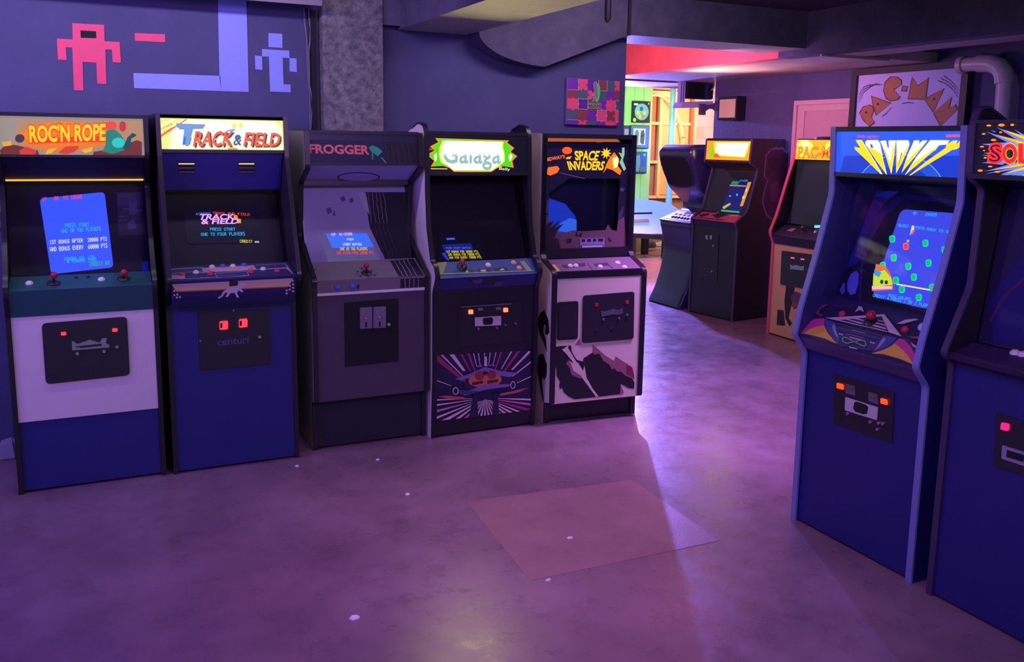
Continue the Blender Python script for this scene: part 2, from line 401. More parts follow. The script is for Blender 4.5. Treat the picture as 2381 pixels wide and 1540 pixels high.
def floor_mat():
    m = bpy.data.materials.new('stained_concrete_floor'); m.use_nodes = True; nt = m.node_tree; b = nt.nodes['Principled BSDF']; N = nt.nodes.new; K = nt.links.new
    tc = N('ShaderNodeTexCoord')
    def noise(sc, det, ro=0.6, dist=0.0):
        n = N('ShaderNodeTexNoise'); n.inputs['Scale'].default_value = sc; n.inputs['Detail'].default_value = det; n.inputs['Roughness'].default_value = ro; n.inputs['Distortion'].default_value = dist
        K(tc.outputs['Object'], n.inputs['Vector']); return n
    n1 = noise(1.1, 9, 0.62, 0.3); n2 = noise(5.5, 9, 0.7); n3 = noise(30, 6)
    cr = N('ShaderNodeValToRGB'); e = cr.color_ramp.elements
    e[0].position = 0.3; e[0].color = (0.12, 0.072, 0.10, 1); e[1].position = 0.7; e[1].color = (0.34, 0.22, 0.28, 1)
    x = e.new(0.5); x.color = (0.225, 0.14, 0.18, 1)
    mx = N('ShaderNodeMath'); mx.operation = 'MULTIPLY_ADD'; mx.inputs[1].default_value = 0.26; K(n2.outputs['Fac'], mx.inputs[0])
    m2 = N('ShaderNodeMath'); m2.operation = 'MULTIPLY'; m2.inputs[1].default_value = 0.74; K(n1.outputs['Fac'], m2.inputs[0]); K(m2.outputs[0], mx.inputs[2])
    K(mx.outputs[0], cr.inputs[0]); K(cr.outputs[0], b.inputs['Base Color'])
    rr = N('ShaderNodeMapRange'); rr.inputs['From Min'].default_value = 0.3; rr.inputs['From Max'].default_value = 0.7
    rr.inputs['To Min'].default_value = 0.22; rr.inputs['To Max'].default_value = 0.38
    K(n2.outputs['Fac'], rr.inputs['Value']); K(rr.outputs[0], b.inputs['Roughness'])
    bp = N('ShaderNodeBump'); bp.inputs['Strength'].default_value = 0.2; bp.inputs['Distance'].default_value = 0.004
    K(n3.outputs['Fac'], bp.inputs['Height']); K(bp.outputs[0], b.inputs['Normal'])
    b.inputs['Specular IOR Level'].default_value = 0.5
    return m
FLOORM = floor_mat()
def sbox(name, m, x0, x1, y0, y1, z0, z1, bevel=0.0):
    b = MB(); b.box(x0, x1, y0, y1, z0, z1); return struct(b.build(name, m, None, bevel=bevel))
sbox('floor', FLOORM, -5, 12, -3, 13.3, -0.1, 0.0)
PATCH = concrete('floor_patch_screed', (0.25, 0.135, 0.165), (0.34, 0.19, 0.225), 0.42, 3, 0.15)
b = MB(); b.prism([(1.548, 3.712, -.02), (1.485, 2.895, -.02), (2.397, 2.883, -.02), (2.435, 3.628, -.02)], [(1.548, 3.712, .0012), (1.485, 2.895, .0012), (2.397, 2.883, .0012), (2.435, 3.628, .0012)])
struct(b.build('floor_patch', PATCH))
sbox('wall_back', WALLP, -5, 3.48, 5.47, 5.67, 0, 2.7)
sbox('trim_1', C(205, 195, 185), -5, 1.22, 5.455, 5.47, 1.29, 1.41)       # pale band on the wall behind the machines
sbox('trim_2', mat('trim_dark', rgb(95, 90, 100), 0.6), -5, 1.22, 5.455, 5.47, 1.20, 1.235)
sbox('column', COLP, 1.30, 1.67, 5.36, 5.47, 0, 2.7, bevel=0.004)
sbox('wall_right', WALLP, 6.25, 6.45, -3, 8.0, 0, 2.7)
sbox('ceiling', CEILP, -5, 6.45, -1.0, 5.7, 2.70, 2.8)
sbox('beam_left', BEAMP, -5, 1.26, 5.2, 5.47, 2.49, 2.70)
sbox('trim_3', mat('grey_trim', rgb(120, 110, 125), 0.5), -5, 1.26, 5.19, 5.21, 2.445, 2.49)
sbox('trim_4', BEAMP, 1.67, 1.79, 5.38, 5.47, 2.39, 2.70)
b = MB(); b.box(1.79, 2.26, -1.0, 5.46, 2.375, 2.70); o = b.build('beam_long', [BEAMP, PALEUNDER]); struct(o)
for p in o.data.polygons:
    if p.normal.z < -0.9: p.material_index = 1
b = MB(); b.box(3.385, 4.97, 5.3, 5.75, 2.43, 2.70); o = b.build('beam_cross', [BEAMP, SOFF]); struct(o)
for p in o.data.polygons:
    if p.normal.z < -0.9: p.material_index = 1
# beam running away on the right, far half's colour holds the red light
sbox('beam_right', BEAMP, 4.97, 5.12, -1.0, 5.6, 2.382, 2.70)
sbox('beam_lit_red', REDLIT, 4.97, 5.12, 5.6, 9.3, 2.382, 2.70)
sbox('soffit', SOFF, 5.125, 9.4, 5.18, 9.3, 2.382, 2.46)
sbox('soffit_lip', SOFF, 5.125, 5.42, 2.0, 5.175, 2.384, 2.42)
sbox('trim_5', mat('pale_trim', rgb(190, 180, 170), 0.5), 5.0, 5.70, 5.165, 5.18, 2.366, 2.384)
sbox('trim_6', mat('soffit_gap', rgb(40, 34, 44), 0.8), 5.0, 6.3, 8.30, 8.36, 2.370, 2.381)
sbox('ceiling_far', SOFF, 3.3, 12, 9.3, 13.4, 2.62, 2.72)
sbox('ceiling_middle', CEILP, 0, 5.0, 5.7, 9.3, 2.70, 2.8)
# curved bulkhead dropping from the cross beam
b = MB(); arc = [(2.274, 2.40)] + [(2.274 + (2.783 - 2.274) * (1 - math.cos(math.radians(a))) ** 0.92, 2.387 - 0.199 * math.sin(math.radians(a)) ** 0.92) for a in range(8, 91, 6)]
ring = [(2.274, 2.69)] + arc + [(3.38, 2.428), (3.38, 2.69)]
b.prism([(x, 5.3, z) for x, z in ring], [(x, 5.465, z) for x, z in ring]); struct(b.build('bulkhead', BEAMP, bevel=0.0))
sbox('trim_7', mat('dark_joint', rgb(38, 32, 48), 0.8), 3.372, 3.392, 5.285, 5.30, 2.425, 2.70)
# door in the right wall
DF = C(200, 165, 170)
RW = Frame(None, (6.25, 0, 0), -math.pi / 2)      # local x = -Y, local y = X-6.25
b = MB(); b.box(6.235, 6.25, 5.70, 6.60, 0, 2.03); dr = struct(b.build('door_1', C(190, 150, 160)))
b = MB(); b.box(6.225, 6.25, 6.60, 6.73, 0, 2.10); b.box(6.225, 6.25, 5.57, 5.70, 0, 2.10); b.box(6.225, 6.25, 5.70, 6.60, 2.03, 2.10)
b.build('door_frame', DF, dr)
b = MB(); b.box(6.205, 6.225, 6.69, 6.73, 0, 2.13); b.box(6.205, 6.225, 5.57, 5.61, 0, 2.13); b.box(6.205, 6.225, 5.61, 6.69, 2.09, 2.13); b.build('door_casing', DF, dr)
b = MB(); b.lathe((6.235, 5.78, 0.98), (-1, 0, 0), [(0.028, 0), (0.028, 0.006), (0.012, 0.012), (0.012, 0.04), (0.027, 0.05), (0.027, 0.065), (0.01, 0.075)], 14); b.build('door_handle', STEEL, dr, smooth=True)

# ---------------- far room
GREENP = mat('pale_green_panel', (0.42, 0.62, 0.34, 1), 0.6, var=0.08, scale=3)
b = MB(); b.box(5.5, 8.22, 12.10, 12.25, 0, 2.62); gw = struct(b.build('wall_green', GREENP))
for k in range(7):
    x = 7.02 + 0.171 * k
    b = MB(); b.box(x, x + 0.165, 12.085, 12.10, 0.45, 2.6); b.build('panel', GREENP, gw, bevel=0.003)
b = MB(); b.box(7.4, 8.15, 12.0, 12.085, 0, 0.45); b.build('plinth', mat('tan_plinth', rgb(205, 160, 110), 0.6), gw)
WOOD = mat('raw_plywood', (0.72, 0.36, 0.15, 1), 0.6, var=0.12, scale=6)
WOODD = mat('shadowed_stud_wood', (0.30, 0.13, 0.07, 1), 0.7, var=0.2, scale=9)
WOODL = mat('pine_batten', (0.78, 0.45, 0.22, 1), 0.55, var=0.12, scale=9)
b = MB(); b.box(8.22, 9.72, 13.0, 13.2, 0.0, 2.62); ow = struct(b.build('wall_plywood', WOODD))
def pw(name, m, x0, x1, y0, z0, z1): bb = MB(); bb.box(x0, x1, y0, 13.0, z0, z1); bb.build(name, m, ow, bevel=0.004)
zs = [0.80, 1.39, 2.05, 2.58]
for i in range(3):
    pw('plywood_sheet', WOOD, 8.30, 8.82, 12.975, zs[i] + .02, zs[i + 1] - .02); pw('plywood_sheet', WOOD, 8.99, 9.60, 12.975, zs[i] + .02, zs[i + 1] - .02)
for z in (1.39, 2.05): pw('rail', WOODL, 8.25, 9.66, 12.93, z - .025, z + .025)
pw('rail', WOODL, 8.25, 9.66, 12.93, 2.50, 2.60); pw('rail', WOODL, 8.25, 9.66, 12.93, 0.76, 0.81)
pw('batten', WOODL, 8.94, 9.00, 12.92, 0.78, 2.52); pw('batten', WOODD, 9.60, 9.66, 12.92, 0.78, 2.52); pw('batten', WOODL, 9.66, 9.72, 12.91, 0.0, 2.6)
sbox('wall_far', mat('white_block_mortar', rgb(190, 165, 155), 0.8), 9.73, 12.0, 13.0, 13.2, 0, 2.62)
BLK = mat('white_painted_block', (0.50, 0.44, 0.50, 1), 0.6, var=0.05, scale=4)
wf = bpy.data.objects['wall_far']
bm0 = MB(); bm0.box(-0.197, 0.197, -0.012, 0, 0.004, 0.196); blk = bm0.build('block', BLK, wf, bevel=0.004); blk.location = (9.94, 13.0, 0)
for r in range(13):
    for c in range(6):
        if r == 0 and c == 0: continue
        o = blk.copy(); COL.objects.link(o); o.parent = wf; o.location = (9.94 + 0.4 * c + (0.2 if r % 2 else 0) - (0.0), 13.0, 0.2 * r)
b = MB(); b.lathe((8.455, 11.87, 0.0), (0, 0, 1), [(0.052, 0), (0.052, 2.62)], 20); struct(b.build('column_round', mat('post_blue_light_tint', (0.4, 0.5, 0.9, 1), 0.4, var=0.04), smooth=True))  # pale blue stands in for blue light on a white post
b = MB(); b.lathe((8.455, 11.87, 0.0), (0, 0, 1), [(0.075, 0), (0.075, 0.012), (0.055, 0.02)], 20); b.build('base_plate', STEEL, bpy.data.objects['column_round'], smooth=True)
# ------------------------------------------------------------------ arcade cabinets of the back row
ROW = 'upright arcade cabinets along the back wall'
RIGHT = 'upright arcade cabinets facing in from the right'
LAMP_R = E(255, 45, 60, 2.2); LAMP_O = E(255, 90, 50, 4.0); LAMP_DIM = E(200, 50, 70, 0.7)
SCRB = E(62, 92, 255, 1.0); CY = E(40, 190, 255, 1.1); WH = E(235, 240, 255, 1.2); GR = E(30, 215, 60, 1.0); RD = E(255, 60, 90, 1.1); YE = E(240, 225, 60, 1.1)
DARKSCR = em('dark_picture_tube', rgb(14, 12, 34), 0.8)

def cp_faces(c, m_top, m_front, z0, d0, d1, z1, d2, z2):
    f = c.panel('control_panel_front', m_front, d0, z0, d1, z1, 0.015)
    t = c.panel('control_panel', m_top, d1, z1, d2, z2, 0.015)
    return f, t

# ---- 1: white-fronted cabinet at the left edge
c = Cabinet(-0.0475, 4.63, 0, 0.655, 'black arcade cabinet with plain white lower front, orange cave-art marquee and blue upright screen', ROW)
c.sides([(0, 0), (0, .86), (-.025, .96), (-.025, 1.0), (.02, 1.04), (.13, 1.2), (.22, 1.46), (.09, 1.60), (.09, 1.80)], [(.80, 0), (.80, 1.80)], BLACK, BLACKV, ew=0.02)
c.carcass(.80, (.1, .8), 1.80)
c.panel('kick_plate', NAVY, .012, 0.012, .012, .353)
GREENV = mat('dark_green_panel', (0.02, 0.10, 0.10, 1), 0.4, var=0.15, scale=14)
fp = c.panel('front_panel', WHITEP, .004, .353, .004, .86, 0.018)
f, t = cp_faces(c, GREENV, GREENV, .86, .0, -.02, .985, .14, 1.03)
cd = fp.poly('coin_door', SATIN, [(97, 752), (295, 736), (302, 872), (107, 893)], 0.012, 0.009, rnd=0.022, bevel=0.002)
pl = fp
for q in ([(163, 763), (191, 761.5), (192, 782), (164, 783.5)], [(225, 759), (253, 757), (254, 777), (226, 778.5)]): 
    e_ = coin_chute(pl, q, cd)
for p in ((148, 775), (267, 766.5)):
    pl.poly('coin_lamp', LAMP_R, [(p[0] - 6, p[1] - 3.5), (p[0] + 6, p[1] - 4), (p[0] + 6, p[1] + 3.5), (p[0] - 6, p[1] + 4)], 0.004, 0.0145, cd, 0.004)
pl.poly('emblem_plate', STEEL, [(167, 793), (170, 792), (180, 799), (209, 789), (232, 796), (237, 786), (249, 785), (246, 797), (254, 801), (254, 807), (168, 814)], 0.004, 0.0135, cd)
pl.poly('emblem_band', SATIN, [(172, 805), (236, 798), (236, 803), (190, 808)], 0.001, 0.0145, cd)
for p in ((180, 822.5), (242, 817), (272, 806.5)): disc(Plane(c, pl.L(0, 0, .009), pl.e1, pl.e2, pl.n), 'lock', STEEL, p, 0.009, 0.01, cd)
joystick(t, (125, 659), (126, 640)); joystick(t, (287, 649), (289, 634))
buttons(t, [((68, 660), WHITEB), ((236, 651), WHITEB)])
for p in ((177, 646), (205, 645)): disc(t, 'panel_bolt', SATIN, p, 0.008, 0.006)
# monitor recess, bezel card, tube, glass
bz = c.panel('bezel', mat('bezel_card', (0.016, 0.014, 0.03, 1), 0.6), .17, 1.02, .34, 1.50, 0.01)
bz.art('instruction_card', [(C(70, 62, 84), [(271, 448), (331, 446), (337, 545), (276, 549)]), (C(88, 84, 112), [(274, 450), (328, 448), (332, 478), (274, 480)])] +
       [(C(104, 104, 130), q) for q in ([(286, 484), (312, 482), (312, 486), (286, 488)], [(300, 468), (318, 467), (320, 498), (300, 500)], [(315, 488), (330, 487), (330, 492), (315, 493)],
        [(278, 502), (290, 501), (290, 505), (278, 506)], [(296, 520), (310, 508), (318, 532), (298, 534)], [(277, 512), (296, 511), (296, 514), (277, 515)])])
bz.screen('monitor_screen', SCRB, [(92, 462), (243, 447), (264, 622), (119, 638)], [
    (RD, '1P   00  HI 10000', [(98, 460), (190, 453), (191, 463), (99, 469)]),
    (CY, 'PRESS START', [(151, 521), (207, 519), (208, 528), (152, 530)]), (CY, 'ONE OR TWO PLAYERS', [(142, 534), (234, 528), (235, 537), (143, 543)]),
    (WH, '1ST BONUS AFTER  20000 PTS', [(115, 560), (248, 552), (249, 561), (116, 569)]), (WH, 'AND BONUS EVERY  60000 PTS', [(116, 576), (249, 567), (250, 577), (117, 586)]),
    (CY, 'KONAMI CO. LTD.', [(149, 599), (224, 595), (225, 604), (150, 608)]), (CY, '@ KONAMI 1983', [(156, 604), (223, 600), (224, 609), (157, 613)]),
    (GR, 'CREDIT 02', [(208, 611), (254, 607), (255, 616), (209, 620)])])
c.panel('glass', GLASS, .145, 1.035, .235, 1.475, 0.004)
ub = E(90, 70, 255, 0.9); bz.art('blue_sticker', [(C(80, 70, 250), [(330, 610), (344, 607), (345, 630), (331, 633)])], off=0.004)
c.plane(.125, 1.482, .245, 1.49)
gp = c.panel('lamp_gap', E(255, 190, 60, 1.1), .235, 1.478, .233, 1.486, 0.003, 0.024)
sp = c.panel('speaker_panel', mat('speaker_panel_navy', (0.02, 0.018, 0.07, 1), 0.4), .24, 1.487, .11, 1.598)
mq = c.panel('marquee', E(150, 142, 128, 0.9), .10, 1.605, .10, 1.785, 0.006, 0.018)
c.panel('marquee_retainer', SATIN, .094, 1.595, .094, 1.607, 0.012, 0.018); c.panel('marquee_retainer', SATIN, .094, 1.782, .094, 1.798, 0.012, 0.018)
OY = E(255, 190, 30, 1.15); OO = E(250, 120, 25, 1.05); OR = E(225, 60, 30, 1.0); DB = E(110, 45, 40, .9); TE = E(30, 130, 110, .9); TD = E(20, 80, 85, .8)
mq.art('marquee_print', [
    (E(170, 130, 95, 1.0), [(40, 279), (330, 281), (332, 330), (300, 345), (30, 342)]), (E(215, 120, 40, 1.0), circ(150, 318, 108, 36)), (OO, circ(150, 312, 95, 27)),
    (DB, [(0, 350), (14, 335), (40, 338), (88, 350), (92, 364), (2, 366)]), (E(205, 55, 45, 1.0), [(45, 350), (62, 341), (85, 350), (82, 362), (48, 364)]),
    (E(70, 55, 70, .8), circ(46, 322, 11, 10)), (E(215, 160, 60, 1), [(4, 330), (26, 328), (28, 338), (8, 341)]),
    (E(200, 60, 40, 1.0), [(135, 355), (152, 341), (180, 339), (184, 344), (172, 354), (150, 359)]), (E(230, 170, 40, 1), [(105, 360), (112, 347), (133, 344), (120, 356)]), (E(230, 170, 40, 1), [(188, 350), (216, 341), (214, 352), (198, 356)]),
    (DB, [(215, 364), (218, 353), (270, 345), (318, 326), (330, 330), (330, 361)]),
    (TE, [(238, 352), (246, 336), (240, 310), (262, 296), (280, 312), (292, 330), (288, 350), (262, 358)]), (E(40, 190, 175, 1.0), circ(275, 332, 15, 12)), (TD, [(286, 346), (296, 320), (308, 309), (318, 314), (313, 318), (305, 322), (303, 345)]),
    (E(225, 70, 55, 1.0), circ(258, 292, 14, 10)), (E(190, 50, 60, .9), circ(285, 294, 8, 12)), (OR, [(70, 322), (245, 316), (238, 330), (80, 334)])])
mq.text('lettering', OY, "ROC'N ROPE", [(68, 292), (245, 288), (244, 326), (70, 330)], 0.006, outline=(OR, 0.09), spread=0.035)

# ---- 2: blue cabinet with running-track artwork
c = Cabinet(0.634, 4.62, 0, 0.632, 'dark blue arcade cabinet with bright yellow-green sports marquee and star-spangled control panel', ROW)
c.sides([(0, 0), (0, .87), (-.15, .99), (-.165, 1.02), (-.12, 1.12), (-.02, 1.36), (.08, 1.60), (.10, 1.81)], [(.78, 0), (.78, 1.81)], mat('black_side_vinyl', (0.018, 0.016, 0.04, 1), 0.4), BLACKV, ew=0.02)
c.carcass(.78, (.1, .8), 1.81)
fp = c.panel('front_panel', NAVY, .004, 0.012, .004, .885)
f, t = cp_faces(c, C(38, 34, 78), C(32, 30, 80), .882, -.095, -.152, 1.018, .06, 1.06)
c.panel('control_panel_underside', C(32, 30, 80), .0, .868, -.09, .880, 0.012)
PINK = C(205, 150, 160); LINE = C(150, 160, 200); SKY = C(215, 190, 190); SAND = C(235, 205, 150)
t.art('panel_print', [(C(178, 140, 165), [(390, 628), (664, 613), (684, 640), (393, 650)]), (C(40, 38, 92), [(390, 628), (470, 623), (474, 633), (440, 640), (392, 640)]), (C(40, 38, 92), [(430, 640), (520, 630), (600, 628), (665, 625), (684, 640), (560, 643), (430, 648)]),
    (C(40, 40, 100), [(590, 618), (662, 614), (668, 622), (596, 627)]), (C(150, 160, 205), [(390, 627), (470, 622), (474, 632), (392, 638)]), (C(48, 46, 105), [(392, 628.5), (469, 623.5), (472, 631), (394, 636.5)]),
    (C(150, 160, 205), [(498, 636), (574, 631), (580, 642), (506, 648)]), (C(46, 44, 100), [(500, 637), (573, 632), (578, 641), (507, 647)]), (PINK, [(478, 627), (588, 621), (576, 630), (500, 634)])])
f.art('front_print', [(C(50, 55, 130), [(393, 651), (684, 641), (685, 652), (394, 662)]), (SKY, [(395, 658), (685, 646), (680, 668), (408, 681)]), (SAND, [(400, 668), (683, 655), (678, 668), (408, 679)]), (C(200, 110, 70), [(405, 677), (679, 665.5), (678, 668), (408, 680)]),
    (C(36, 36, 96), [(408, 679.5), (678, 667.5), (685, 680), (396, 694)]), (C(60, 40, 60), [(533, 651), (552, 650), (554, 664), (533, 666)]),
    (C(32, 28, 76), [(393, 652), (420, 694), (396, 696)]), (C(32, 28, 76), [(685, 640), (686, 682), (662, 682)]),
    (C(225, 215, 215), [(506, 690.8), (514, 687.0), (518, 678.2), (528, 670.8), (541, 667.0), (552, 663.2), (558, 657.0), (566, 657.0), (573, 660.8), (565, 664.5), (560, 670.8), (566, 677.0), (562, 679.5), (554, 674.5), (551, 682.0), (556, 690.8), (551, 692.0), (545, 680.8), (536, 680.8), (529, 690.8), (524, 689.5), (529, 680.8), (524, 679.5), (517, 689.5), (508, 694.5)])])
star = lambda x, y, r: [(x + (r if k % 2 == 0 else r * .45) * math.sin(k * math.pi / 5), y - (r if k % 2 == 0 else r * .45) * math.cos(k * math.pi / 5)) for k in range(10)]
f.art('star_print', [(C(225, 225, 240), star(x, y, 3.6)) for x, y in [(398, 671), (405, 676), (398, 681), (405, 686), (412, 684), (398, 691), (411, 691), (418, 690), (680, 652), (681, 660), (674, 664), (681, 668), (673, 672), (666, 674), (681, 676), (666, 681)]], off=0.003)
buttons(t, [((493, 622), WHITEB), ((518, 620.5), BLUEB), ((541.5, 620), WHITEB), ((567.5, 618), BLUEB), ((455.5, 635), WHITEB), ((424, 640), REDB), ((489, 638), REDB), ((584, 633), REDB), ((612, 627), WHITEB), ((645, 631), REDB)], 0.0125)
cd = fp.poly('coin_door', SATIN, [(460, 726), (627, 719), (628.5, 847), (465, 862)], 0.012, 0.008, bevel=0.002)
for x, y in ((519, 756), (564, 751)):
    pl = fp; k = pl.poly('coin_lamp', LAMP_R, [(x - 9, y - 9), (x + 10, y - 11), (x + 10, y + 8), (x - 9, y + 10)], 0.012, 0.018, cd, 0.006)
    pl.poly('coin_slot', HOLE, [(x - 8, y - 6), (x - 3, y - 6.5), (x - 3, y + 5), (x - 8, y + 6)], 0.002, 0.0195, k)
fp.text('lettering', C(92, 84, 130), 'centuri', [(505, 788), (577, 782), (577, 797), (505, 803)], 0.010, cd, spread=0.02)
disc(Plane(c, fp.L(0, 0, .008), fp.e1, fp.e2, fp.n), 'lock', STEEL, (603, 783), 0.010, 0.012, cd)
for p in ((543, 722), (466, 793)): disc(Plane(c, fp.L(0, 0, .008), fp.e1, fp.e2, fp.n), 'bolt', STEEL, p, 0.005, 0.004, cd)
bz = c.panel('bezel', mat('black_bezel', (0.012, 0.011, 0.026, 1), 0.6), .16, 1.04, .36, 1.44, 0.01)
TB = E(60, 90, 255, 1.2); TP = E(235, 170, 245, 1.1)
scr = bz.screen('monitor_screen', DARKSCR, [(426, 486), (586, 486), (606, 565), (434, 568)], [
    (E(90, 130, 255, 1.), 'KONAMI', [(456, 496), (490, 495), (490, 501), (455, 502)]), (E(255, 70, 70, 1.1), 'TRACK AND FIELD', [(494, 494), (580, 497), (581, 503), (495, 500)]),
    (CY, 'PRESS START', [(488, 531), (546, 531), (547, 538), (488, 538)]), (CY, 'ONE TO FOUR PLAYERS', [(467, 543), (568, 541), (570, 549), (467, 550)]),
    (E(240, 225, 40, 1.2), 'CREDIT', [(557, 559), (586, 560), (587, 566), (558, 566)]), (WH, '00', [(592, 562), (601, 562), (602, 566), (592, 566)])],
    shapes=[(E(240, 150, 40, 1.1), [(543, 501), (551, 501), (554, 510), (543, 510)]), (E(240, 150, 40, 1.1), [(552, 510), (560, 510), (560, 520), (551, 520)])])
bz.text('lettering', TP, 'TRACK', [(466, 500), (544, 500), (544, 512), (461, 513)], 0.011, scr, spread=0.03)
bz.text('lettering', TP, '& FIELD', [(469, 512), (556, 511), (552, 522), (468, 523)], 0.011, scr, spread=0.03)
c.panel('glass', GLASS, .072, 1.06, .225, 1.425, 0.004)
sp = c.panel('speaker_panel', mat('blue_black_panel', (0.05, 0.05, 0.30, 1), 0.34, coat=0.2), .23, 1.43, .125, 1.622)
for x0, x1 in ((414, 453), (554, 592)):
    for k in range(3):
        y = 380 + k * 9.5; vt = sp.poly('vent_slot', HOLE, [(x0, y - 3), (x1, y - 3), (x1, y + 4), (x0, y + 4)], 0.002, 0.002, rnd=0.003)
        sp.poly('vent_lip', E(230, 220, 120, 0.9) if k == 0 else STEEL, [(x0 + 1, y - 1), (x1 - 1, y - 1), (x1 - 1, y + 2), (x0 + 1, y + 2)], 0.002, 0.003, vt)
mq = c.panel('marquee', E(205, 214, 120, 1.3), .11, 1.637, .11, 1.79, 0.006, 0.018)
c.panel('marquee_retainer', SATIN, .100, 1.622, .100, 1.638, 0.014, 0.018); c.panel('marquee_retainer', SATIN, .100, 1.789, .100, 1.805, 0.014, 0.018)
GW = E(255, 255, 205, 2.2)
mq.art('marquee_print', [(E(235, 238, 165, 1.7), [(392, 347), (402, 292), (430, 278), (640, 283), (655, 300), (659, 347)]), (GW, circ(475, 313, 70, 32)), (GW, circ(590, 310, 62, 26)),
    (E(225, 120, 90, 1), [(366, 318), (372, 321), (436, 278), (432, 277)]), (E(225, 230, 150, 1.2), [(372, 303), (368, 296), (398, 278), (408, 278)]), (E(190, 160, 60, 1), [(529, 348), (530, 344), (552, 344), (553, 349)]),
    (E(100, 150, 220, 1), [(415, 288), (472, 290), (472, 300), (440, 301), (436, 336), (424, 336), (428, 302), (416, 301)]), (E(40, 120, 200, 1), [(426, 318), (446, 320), (442, 337), (424, 337)]),
    (E(230, 210, 80, 1.2), circ(545, 293, 5, 6)), (E(230, 210, 80, 1.2), circ(560, 292, 5, 6)), (E(110, 160, 220, 1), [(526, 303), (545, 299), (548, 304), (528, 307)]), (E(90, 140, 210, 1), circ(553, 320, 8, 7))])
BR = E(90, 60, 35, 1.0); TRD = E(215, 90, 50, 1.15)
for w_, q in (('RACK', [(455, 306), (543, 306), (536, 339), (449, 340)]), ('FIELD', [(572, 309), (652, 310), (648, 339), (566, 339)])):
    mq.text('lettering', BR, w_, [(x + 4, y + 3) for x, y in q], 0.003, spread=0.03)
    mq.text('lettering', TRD, w_, q, 0.005, spread=0.03)
    mq.text('lettering', E(250, 215, 190, 1.5), w_, [(q[0][0] * .5 + q[3][0] * .5 + 1, 321), (q[1][0] * .5 + q[2][0] * .5 - 1, 322), (q[2][0] - 1, q[2][1] - 1), (q[3][0] + 1, q[3][1] - 1)], 0.0042, spread=0.0)
mq.text('lettering', E(110, 150, 190, 1.0), 'T', [(413, 289), (474, 291), (450, 339), (420, 337)], 0.0035, spread=0.03)
mq.text('lettering', E(70, 90, 130, 1.0), '&', [(545, 314), (563, 314), (560, 338), (542, 338)], 0.005, spread=0.02)
mq.text('lettering', E(190, 70, 60, 1.0), 'Konami', [(371, 297), (399, 284), (401, 290), (373, 303)], 0.003)
mq.text('lettering', E(190, 70, 60, 1.0), 'Centuri', [(380, 305), (404, 292), (406, 298), (382, 311)], 0.003)

# ---- 3: grey cabinet with road-stripe panel
c = Cabinet(1.3735, 4.645, 0, 0.653, 'grey-brown arcade cabinet with unlit navy marquee in pink letters and road-striped control panel', ROW)
c.sides([(0.0, 0.0), (.05, 0.0), (.05, .27), (-.004, .285), (-.004, .93), (-.018, .955), (.09, 1.02), (.31, 1.16), (.27, 1.455), (.09, 1.545), (.105, 1.74)][1:], [(.755, 0), (.755, 1.745)], WHITEP, BLACKV, ew=0.024)
c.carcass(.755, (.11, .755), 1.745)
c.panel('kick_plate', mat('kick_grey', (0.016, 0.014, 0.03, 1), 0.7, var=0.2), .06, 0.012, .06, .30)
GREYF = mat('grey_brown_laminate', (0.075, 0.05, 0.085, 1), 0.5, var=0.12, scale=9)
GREYC = mat('grey_control_vinyl', (0.20, 0.16, 0.19, 1), 0.45, var=0.08, scale=20)
fp = c.panel('front_panel', GREYF, .004, .285, .004, .872)
c.panel('trim_strip', mat('white_metal_strip', (0.8, 0.78, 0.82, 1), 0.35), -.006, .872, -.006, .886, 0.01)
f, t = cp_faces(c, GREYC, GREYC, .886, -.002, -.010, .955, .175, 1.03)
ROADK = C(26, 22, 40); ROADL = C(150, 140, 160)
def wig(x0, y0, x1, y1, w, n=14):
    L_ = []; R_ = []
    for k in range(n + 1):
        a = k / n; x = x0 + (x1 - x0) * a + random.uniform(-1.1, 1.1); y = y0 + (y1 - y0) * a
        L_.append((x - w * random.uniform(.6, 1.2), y)); R_.append((x + w * random.uniform(.6, 1.2), y))
    return L_ + R_[::-1]
rb = [908 + 9.4 * k for k in range(5)]
t.art('panel_print', [(ROADK, [(907, 607), (961, 602), (988, 645), (930, 648)])] + [(ROADL, wig(917 + 10 * k, 606.5 - .8 * k, 940 + 10.5 * k, 647, 0.9)) for k in range(4)] + [(C(100, 92, 112), q) for q in ([(823, 637), (833, 636), (831, 640)], [(872, 636), (879, 634), (877, 637)], [(852, 645), (864, 644), (858, 649)], [(843, 627), (850, 627), (847, 629)])])
f.art('front_print', [(ROADK, [(931, 648.5), (988.5, 646), (989, 667), (931, 670)])] + [(ROADL, wig(941 + 10.5 * k, 648, 942 + 10.3 * k, 669, 0.9)) for k in range(4)] + [(C(150, 130, 140), [(770, 663), (774, 663), (774, 673), (770, 673)]), (C(40, 34, 52), [(830, 662), (835, 661.5), (835, 671), (830, 671.5)])])
joystick(t, (852, 636), (852, 617.5))
f2 = Plane(c, f.o, f.e1, f.e2, f.n); buttons(f2, [((785, 669), BLUEB), ((820, 667), BLUEB)], 0.0135)
for p in ((832, 632), (838, 643), (871, 641), (864, 630), (842, 624), (731, 628)): disc(t, 'panel_bolt', SATIN, p, 0.006, 0.003)
cd = fp.poly('coin_door', HOLE, [(800, 704), (926, 694), (926, 840), (802, 853)], 0.012, 0.006, bevel=0.002)
